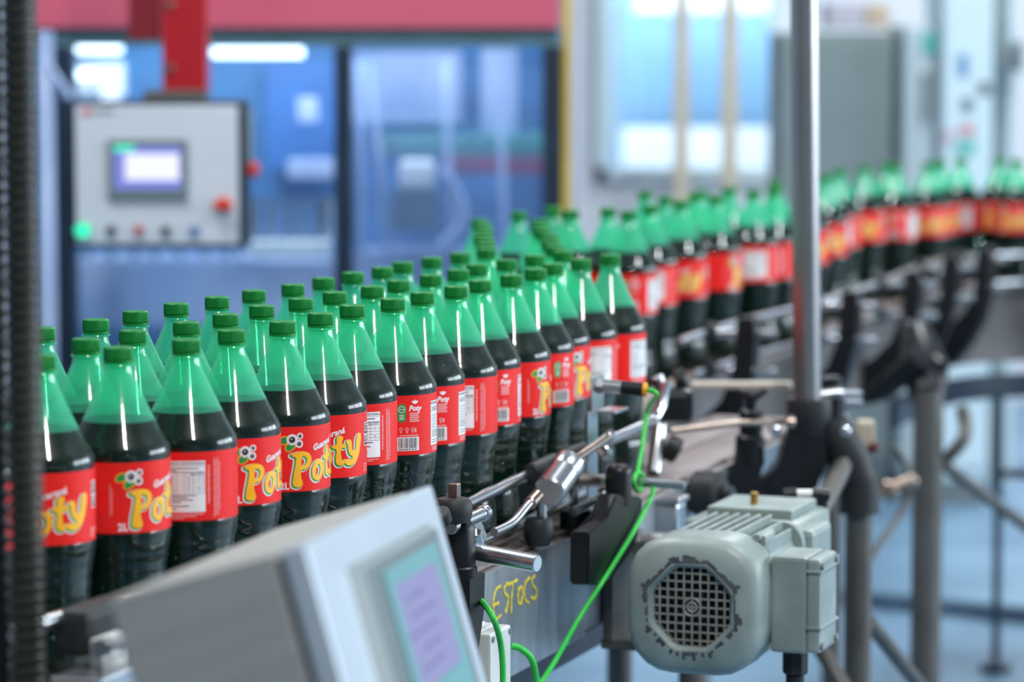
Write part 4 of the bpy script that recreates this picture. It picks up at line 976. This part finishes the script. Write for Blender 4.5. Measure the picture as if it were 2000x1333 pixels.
# ---- label print: flat shapes in millimetres, wrapped on the label cylinder
MMU = 180 / PI / (RL * 1000)                      # degrees per millimetre
def from_curve_obj(cu):
    ob = bpy.data.objects.new('tmp', cu); COL.objects.link(ob)
    bpy.context.view_layer.update()
    me = bpy.data.meshes.new_from_object(ob.evaluated_get(bpy.context.evaluated_depsgraph_get()))
    bpy.data.objects.remove(ob)
    bm = NB(); bm.from_mesh(me); bpy.data.meshes.remove(me)
    return bm
def text2d(s, size, bold=0.0, shear=0.0, align='LEFT'):
    cu = bpy.data.curves.new('t', 'FONT'); cu.body = s; cu.size = size; cu.offset = bold; cu.shear = shear; cu.align_x = align; cu.resolution_u = 3; cu.fill_mode = 'FRONT'
    bm = from_curve_obj(cu); bpy.data.curves.remove(cu); return bm
def shape2d(loops, offset=0.0, res=6):
    cu = bpy.data.curves.new('c', 'CURVE'); cu.dimensions = '2D'; cu.fill_mode = 'FRONT'; cu.resolution_u = res; cu.offset = offset
    for lp in loops:
        sp = cu.splines.new('BEZIER'); sp.bezier_points.add(len(lp) - 1); sp.use_cyclic_u = True
        for p, (x, y) in zip(sp.bezier_points, lp):
            p.co = (x, y, 0); p.handle_left_type = p.handle_right_type = 'AUTO'
    bm = from_curve_obj(cu); bpy.data.curves.remove(cu); return bm
def rect2d(x0, y0, x1, y1):
    bm = NB(); bm.faces.new([bm.verts.new((x, y, 0)) for x, y in ((x0, y0), (x1, y0), (x1, y1), (x0, y1))]); return bm
def rrect2d(x0, y0, x1, y1, r):
    bm = NB(); pts = rr((x1 - x0) / 2, (y1 - y0) / 2, r, 4)
    bm.faces.new([bm.verts.new((x + (x0 + x1) / 2, y + (y0 + y1) / 2, 0)) for x, y in pts]); return bm
def disc2d(x, y, r, ry=None, n=20):
    bm = NB(); bm.faces.new([bm.verts.new((x + r * math.cos(2 * PI * k / n), y + (ry or r) * math.sin(2 * PI * k / n), 0)) for k in range(n)]); return bm
def ring2d(x, y, r0, r1, n=20):
    bm = NB(); a = [bm.verts.new((x + r0 * math.cos(2 * PI * k / n), y + r0 * math.sin(2 * PI * k / n), 0)) for k in range(n)]
    c = [bm.verts.new((x + r1 * math.cos(2 * PI * k / n), y + r1 * math.sin(2 * PI * k / n), 0)) for k in range(n)]
    for k in range(n): bm.faces.new((a[k], a[(k + 1) % n], c[(k + 1) % n], c[k]))
    return bm
class Print:
    def __init__(self): self.bm = NB()
    def put(self, src, mi, layer=1, M=None):
        """add a flat shape (mm) on a print layer"""
        if M is not None: src.transform(M)
        xs = [v.co.x for v in src.verts]
        if xs:
            x = math.floor(min(xs) / 3) * 3 + 3
            while x < max(xs):
                bmesh.ops.bisect_plane(src, geom=src.verts[:] + src.edges[:] + src.faces[:], plane_co=(x, 0, 0), plane_no=(1, 0, 0)); x += 3
        vm = {}
        R = RL + 0.00012 * layer
        for v in src.verts:
            a = math.radians(v.co.x * MMU)
            vm[v] = self.bm.verts.new((R * math.sin(a), -R * math.cos(a), LZ + v.co.y / 1000))
        for f in src.faces:
            try: nf = self.bm.faces.new([vm[v] for v in f.verts])
            except ValueError: continue
            nf.material_index = mi
            n_ = nf.calc_center_median(); nf.normal_update()
            if nf.normal.x * n_.x + nf.normal.y * n_.y < 0: nf.normal_flip()
        src.free()
    def text(self, s, x, y, size, mi, layer=2, bold=0.0, shear=0.0, rot=0.0, align='LEFT'):
        self.put(text2d(s, size, bold, shear, align), mi, layer, Matrix.Translation((x, y, 0)) @ Matrix.Rotation(math.radians(rot), 4, 'Z'))
    def done(self, name, mats):
        o = obj(name, self.bm, mats, recalc=False); return o
def U(deg): return deg / MMU                       # label angle to millimetres
# logo letters
P_out = [(0, 36.5), (6, 39.5), (14, 40), (22, 37), (25, 31), (23, 24), (17, 19.5), (12.5, 18.5), (12.2, 10), (13.8, 3.2), (11.5, 0.4), (6, 0), (2.2, 2.2), (1.8, 8), (3.4, 18), (5.2, 28), (5.0, 33), (2.4, 34)]
P_in = [(13.0, 33.2), (16.2, 33.6), (18.4, 31), (17.6, 26.6), (14.8, 24.0), (12.8, 24.2), (12.6, 28.5)]
o_out = [(0.5, 10), (3.2, 19.5), (10.0, 24.6), (17.0, 22.5), (19.2, 15), (16.8, 5.5), (10.5, 0.4), (3.4, 2.4)]
o_in = [(6.6, 9.8), (8.2, 15.4), (11.2, 18.2), (13.0, 15.5), (12.4, 9.6), (9.8, 6.0), (7.4, 6.6)]
t_out = [(4.5, 25.0), (0.5, 24.0), (0.0, 20.5), (4.2, 19.0), (4.0, 9.0), (5.2, 2.2), (10.0, 0.0), (15.2, 2.4), (16.0, 6.0), (12.8, 6.6), (11.6, 9.6), (12.2, 19.6), (17.0, 20.6), (17.6, 24.2), (12.8, 25.4), (13.4, 33.2), (9.6, 35.2), (5.4, 32.6)]
y_out = [(0.0, 26.6), (3.0, 29.4), (7.0, 28.2), (8.4, 22.0), (9.6, 16.6), (12.6, 16.8), (14.2, 24.0), (15.6, 31.5), (19.6, 35.6), (23.6, 34.8), (24.8, 30.0), (22.6, 19.0), (18.4, 7.4), (11.4, 0.4), (3.6, -1.0), (-1.6, 2.4), (-1.4, 6.6), (2.4, 7.4), (7.0, 6.4), (8.6, 9.0), (5.0, 11.4), (2.4, 17.0), (1.6, 23.0)]
letters = [([P_out, P_in], 0.0, 5.0), ([o_out, o_in], 24.5, 10.5), ([t_out], 43.0, 14.0), ([y_out], 60.5, 14.5)]
U0 = U(180)                                        # where the logo starts
pr = Print()
for loops, dx, dy in letters:
    for off, sx, sy, mi, ly in ((1.0, -2.1, -1.5, 0, 1), (0.35, -1.3, -1.0, 1, 2), (-0.35, 0.0, 0.0, 2, 3)):
        # outlines fatten, holes shrink
        pr.put(shape2d(loops, off), mi, ly, Matrix.Translation((U0 + dx + sx, dy + sy, 0)))
pr.text('Guaraná', U0 + 27, 44.5, 9.5, 0, 4, bold=0.25, shear=0.25, rot=13)
pr.text('2L', U0 - 12.5, 3.2, 10.5, 0, 3, bold=0.3)
proto_logo = pr.done('logo_print', [M_WHT, M_GRN, M_YEL])
pr = Print()
for (x, y, r) in ((4.5, 58.0, 6.2), (12.5, 53.2, 4.4), (13.5, 61.8, 3.6)):
    pr.put(disc2d(U0 + x - 3, y, r), 0, 2); pr.put(disc2d(U0 + x - 3, y, r * 0.58), 2, 3); pr.put(disc2d(U0 + x - 3, y, r * 0.44), 1, 4); pr.put(disc2d(U0 + x - 3 - r * 0.1, y + r * 0.12, r * 0.12), 0, 5)
for lf in ([(-4, 60), (-9, 61), (-14, 54.5), (-8, 53.5), (-3.5, 56)], [(-3, 54), (-5.5, 46.5), (1.5, 47.5), (4, 51.5), (0, 54)]):
    pr.put(shape2d([lf], 0.9), 4, 1, Matrix.Translation((U0 + 0.5, 0, 0))); pr.put(shape2d([lf], -0.2), 3, 2, Matrix.Translation((U0 + 0.5, 0, 0)))
proto_fruit = pr.done('fruit_print', [M_WHT, M_BLK, M_MAR, M_GRN, M_YEL])
# nutrition table
pr = Print()
pr.put(rect2d(0, 9.5, U(55), 63), 0, 1)
TW = U(55)
for y in (57.6, 50.6, 47.2, 43.6, 40.0, 36.4, 32.8, 29.2): pr.put(rect2d(1, y, TW - 1, y + (0.9 if y in (50.6,) else 0.3)), 1, 2)
for x in (TW * 0.40, TW * 0.56, TW * 0.74, TW - 1.2): pr.put(rect2d(x, 29.2, x + 0.3, 50.6), 1, 2)
pr.text('INFORMAÇÃO NUTRICIONAL', TW / 2, 59.2, 3.7, 1, 2, bold=0.05, align='CENTER')
pr.text('200 ml %VD*', TW - 2, 48.1, 2.6, 1, 2, bold=0.03, align='RIGHT')
for y, a_, c_ in ((44.6, '66', '4'), (41.0, '22', '7'), (37.4, '22', ''), (33.8, '22', '44'), (30.2, '15', '1')):
    pr.text(a_, TW * 0.65, y, 2.6, 1, 2, align='CENTER')
    if c_: pr.text(c_, TW * 0.86, y, 2.6, 1, 2, align='CENTER')
    pr.put(rect2d(2, y + 0.5, TW * 0.34, y + 1.1), 1, 2)
for k, y in enumerate((54.6, 52.6, 26.6, 24.4, 22.0, 19.6, 15.4, 12.4)): pr.put(rect2d(2, y, TW * (0.86, 0.4, 0.8, 0.62, 0.74, 0.5, 0.66, 0.4)[k], y + 0.9), 1, 2)
for k, y in enumerate((6.8, 4.8, 2.8)): pr.put(rect2d(3, y, TW * (0.96, 0.8, 0.55)[k], y + 0.9), 2, 1)
proto_table = pr.done('nutrition_table', [M_WHT, M_BLK, M_PINK])
# vertical fine print
pr = Print()
for x, y0, y1, w in ((TW + 3.0, 18, 58, 1.7), (TW + 10.0, 4, 66, 1.0), (TW + 12.2, 6, 64, 0.9), (TW + 14.3, 5, 66, 0.9), (TW + 16.4, 10, 62, 0.9), (U0 - 20.0, 18, 50, 0.8), (U0 - 18.3, 20, 46, 0.7)):
    y = y0
    while y < y1:
        h = 1.2 + (int(y * 7 + x * 3) % 5) * 0.7; pr.put(rect2d(x, y, x + w, min(y + h, y1)), 0, 1); y += h + 0.7
pr.put(rrect2d(U(283), 33, U(283) + 13, 60, 1.5), 1, 1); pr.put(rrect2d(U(283) + 1, 47, U(283) + 12, 59, 1.2), 2, 2); pr.put(rrect2d(U(283) + 1, 34, U(283) + 12, 45, 1.2), 2, 2)
for y in (50, 53, 56, 37, 40, 42.5): pr.put(rect2d(U(283) + 2.5, y, U(283) + 10.5, y + 1.3), 1, 3)
for k, y in enumerate((12, 9.5, 7, 4.5)): pr.put(rect2d(U(280), y, U(280) + 12 - k, y + 1.0), 0, 1)
proto_fine = pr.done('fine_print', [M_PINK, M_WHT, M_BLK]); proto_fine['kind'] = 'stuff'
# recycling badge, small logo and barcode
pr = Print(); X = U(306)
pr.put(rrect2d(X, 40, X + 11, 62, 5), 0, 1); pr.put(ring2d(X + 5.5, 55.5, 4.2, 3.4), 1, 2); pr.put(rect2d(X + 3, 55.1, X + 8, 55.9), 1, 2)
for y in (48.0, 45.6, 43.4): pr.put(rect2d(X + 2.5, y, X + 8.5, y + 1.0), 1, 2)
pr.text('Poty', X + 14.5, 53.5, 9.0, 1, 1, bold=0.3, shear=0.2)
pr.put(shape2d([[(0, 0), (-1.2, 3.6), (1.0, 2.2), (2.6, 4.4), (4.2, 2.2), (6.4, 3.6), (5.2, 0)]], 0, 2), 1, 1, Matrix.Translation((X + 20, 62.5, 0)))
for k, y in enumerate((49.5, 47.2, 44.9, 42.6, 40.3)): pr.put(rect2d(X + 15.5, y, X + 29 - (k % 2) * 1.5, y + 1.4), 2, 1)
for x in (4.5, 12.0, 19.5):
    pr.put(ring2d(X + x, 31.5, 2.2, 1.3, 12), 2, 1); pr.put(rect2d(X + x - 1.2, 27.2, X + x + 1.2, 28.8), 2, 1)
pr.put(rect2d(X + 22.2, 27.5, X + 24.5, 32.5), 2, 1)
pr.put(rect2d(X + 3, 23.4, X + 27, 24.6), 2, 1)
pr.put(rect2d(X - 1, 5.5, X + 28, 22), 1, 1)
rnd = random.Random(7); x = X + 1.5
while x < X + 26:
    w = rnd.choice((0.35, 0.5, 0.9)); pr.put(rect2d(x, 8.5, x + w, 21), 3, 2); x += w + rnd.choice((0.4, 0.6, 0.9))
for k in range(6): pr.put(rect2d(X + 2 + k * 4, 6.4, X + 5 + k * 4, 7.6), 3, 2)
proto_bar = pr.done('barcode_print', [M_GRN, M_WHT, M_PINK, M_BLK])
PRINTS = [proto_logo, proto_fruit, proto_table, proto_fine, proto_bar]
# condensation droplets
b = NB(); rnd = random.Random(3)
def shell_r(z):
    for i in range(len(SHELL) - 1):
        if SHELL[i][1] <= z <= SHELL[i + 1][1]:
            k = (z - SHELL[i][1]) / max(1e-6, SHELL[i + 1][1] - SHELL[i][1]); return SHELL[i][0] + (SHELL[i + 1][0] - SHELL[i][0]) * k
    return 0.05
for k in range(170):
    z = rnd.choice((rnd.uniform(0.06, 0.149), rnd.uniform(0.152, 0.22), rnd.uniform(0.222, 0.262), rnd.uniform(0.222, 0.262)))
    r = shell_r(z) + (0.0015 if 0.150 < z < 0.222 else 0.0); a = rnd.uniform(-1.9, 1.9); q = rnd.uniform(0.00035, 0.0008)
    res = bmesh.ops.create_icosphere(b, subdivisions=1, radius=q)
    bmesh.ops.translate(b, verts=res['verts'], vec=(r * math.sin(a), -r * math.cos(a), z))
proto_drops = obj('condensation_droplets', b, M_DROP, smooth=60); proto_drops['kind'] = 'stuff'

PROTOS = [proto_shell, proto_cap, proto_band, proto_label, proto_drops] + PRINTS
ORD = ['first', 'second', 'third', 'fourth', 'fifth', 'sixth', 'seventh', 'eighth', 'ninth', 'tenth', 'eleventh', 'twelfth', 'thirteenth', 'fourteenth', 'fifteenth', 'sixteenth', 'seventeenth', 'eighteenth', 'nineteenth', 'twentieth']
rb = random.Random(11)
def child(src, parent, mesh=None):
    o = src.copy(); COL.objects.link(o); o.parent = parent
    if mesh is not None: o.data = mesh
    return o
drink_proto = bpy.data.objects.new('drink', drink_me[0])
def bottle(x, y, rot, label, group, prints=True, drops=False):
    t = thing('soda_bottle', label, 'bottle', (x, y, BELT), math.radians(rot), group)
    child(proto_shell, t)
    child(drink_proto, t, drink_me[rb.randrange(3)])
    c = child(proto_cap, t); child(proto_band, c)
    l = child(proto_label, t)
    if prints:
        for p in PRINTS: child(p, l)
    if drops:
        d = child(proto_drops, t); d.rotation_euler = (0, 0, math.radians(-rot + rb.uniform(-25, 25)))
    return t
LOGO = lambda a: a - 180.0          # logo starts at angle a as seen from the front
front = [(-0.4692, 3.298, LOGO(-29), 'logo'), (-0.4021, 3.3807, LOGO(18), 'logo'), (-0.3408, 3.4678, -29, 'table'), (-0.3029, 3.5808, LOGO(18), 'logo'), (-0.2554, 3.6897, LOGO(13), 'logo'), (-0.2195, 3.801, LOGO(-30), 'logo'),
         (-0.1884, 3.913, -15, 'table'), (-0.1439, 4.0098, 61, 'code'), (-0.1109, 4.111, 59, 'code'), (-0.071, 4.2097, -29, 'table'), (-0.0411, 4.3119, 68, 'code'), (-0.0008, 4.4105, LOGO(46), 'logo'), (0.0322, 4.5277, 82, 'code'),
         (0.057, 4.6312, LOGO(37), 'logo'), (0.0977, 4.7295, 0, 'table'), (0.1425, 4.8262, 33, 'table')]
SHOW = {'logo': 'yellow lettering', 'table': 'a white nutrition table', 'code': 'a barcode'}
for i, (x, y, r, k) in enumerate(front):
    bottle(x, y, r, 'red-labelled green bottle showing %s, %s in the front row from the left' % (SHOW[k], ORD[i]), 'bottles of the front row', True, i < 12)
for i, (x, y) in enumerate(((-0.5360, 3.2150), (-0.6030, 3.1320))):
    bottle(x, y, (-20, 15)[i], ('red-labelled bottle mostly hidden behind the black ribbed hose', 'red-labelled bottle cut off at the left edge beyond the ribbed hose')[i], 'bottles of the front row')
second = [(-0.4471, 3.4772), (-0.4093, 3.5768), (-0.3617, 3.683), (-0.3272, 3.789), (-0.2948, 3.9088), (-0.2555, 4.0149), (-0.2199, 4.1152), (-0.1775, 4.2127), (-0.1476, 4.3148), (-0.1082, 4.4137), (-0.0734, 4.5142), (-0.0486, 4.6176), (-0.0078, 4.7157), (0.0328, 4.8139), (0.0749, 4.9115)]
for i, (x, y) in enumerate(second):
    bottle(x, y, rb.uniform(0, 360), 'green bottle, %s in the middle row from the left, cap seen between front caps' % ORD[i], 'bottles of the middle row', False)
back = [(-0.5125, 3.6112), (-0.4665, 3.7165), (-0.4345, 3.8281), (-0.3989, 3.9404), (-0.3591, 4.0391), (-0.3223, 4.1445), (-0.2802, 4.2443), (-0.2477, 4.3593), (-0.2135, 4.4600), (-0.1783, 4.5610), (-0.1534, 4.66450), (-0.1152, 4.7640), (-0.0759, 4.8640), (-0.0382, 4.9640)]
for i, (x, y) in enumerate(back):
    bottle(x, y, rb.uniform(0, 360), 'green bottle, %s in the back row from the left, near the machine' % ORD[i], 'bottles of the back row', False)
colA = [(-0.0395, 5.0727), (-0.0412, 5.1883), (-0.0469, 5.2956), (-0.0456, 5.407), (-0.0464, 5.524), (-0.0496, 5.6462), (-0.0574, 5.7741)]
for i, (x, y) in enumerate(colA):
    bottle(x, y, rb.uniform(0, 360), 'blurred bottle, %s back in the left file of stacked-looking caps' % ORD[i], 'left file of bottles at the transfer', False)
colB = [(0.0655, 5.0229), (0.0603, 5.1492), (0.0596, 5.2956), (0.0514, 5.451), (0.0458, 5.599), (0.0475, 5.7555)]
for i, (x, y) in enumerate(colB):
    bottle(x, y, rb.uniform(0, 360), 'blurred bottle, %s back in the right file of stacked-looking caps' % ORD[i], 'right file of bottles at the transfer', False)
clus = [(0.012, 6.0097, 20, False), (0.0762, 6.1733, 200, False), (0.1078, 6.061, 100, False), (0.1778, 6.1413, -20, True), (0.2122, 6.0405, 40, True)]
for i, (x, y, r, pf) in enumerate(clus):
    bottle(x, y, r, 'blurred bottle, %s from the left where the far line turns' % ORD[i], 'bottles where the far line turns', pf)
farf = [(0.2596, 6.2476, -28), (0.3262, 6.4236, LOGO(-45)), (0.4046, 6.6125, LOGO(40)), (0.4974, 6.8451, -28), (0.578, 7.3039, -20), (0.6519, 7.3804, LOGO(-40)), (0.7193, 7.6424, LOGO(-40)), (0.7841, 7.9682, -28), (0.8689, 8.1903, LOGO(-60)), (0.9431, 8.3687, -20), (1.0500, 8.3900, LOGO(-40)), (1.0988, 8.53, LOGO(-40)), (1.1638, 8.6343, -28), (1.2676, 8.6576, LOGO(-50)), (1.2973, 8.5555, LOGO(-50)), (1.3986, 8.5229, 90)]
for i, (x, y, r) in enumerate(farf):
    bottle(x, y, r, 'blurred bottle, %s from the left in the far line nearest its rail' % ORD[i], 'front bottles of the far line', True)
farb = [(0.2723, 6.8069), (0.3030, 6.5857), (0.3723, 6.7399), (0.3905, 6.8560), (0.4576, 7.0012), (0.5463, 6.9425), (0.9531, 8.2627)]
for i, (x, y) in enumerate(farb):
    bottle(x, y, rb.uniform(0, 360), 'blurred bottle, %s from the left behind the front of the far line' % ORD[i], 'rear bottles of the far line', True)
bottle(1.5050, 8.5300, LOGO(-40), 'blurred bottle at the far right edge of the far line', 'front bottles of the far line', True)
for p in PROTOS: bpy.data.objects.remove(p)
bpy.data.objects.remove(drink_proto)
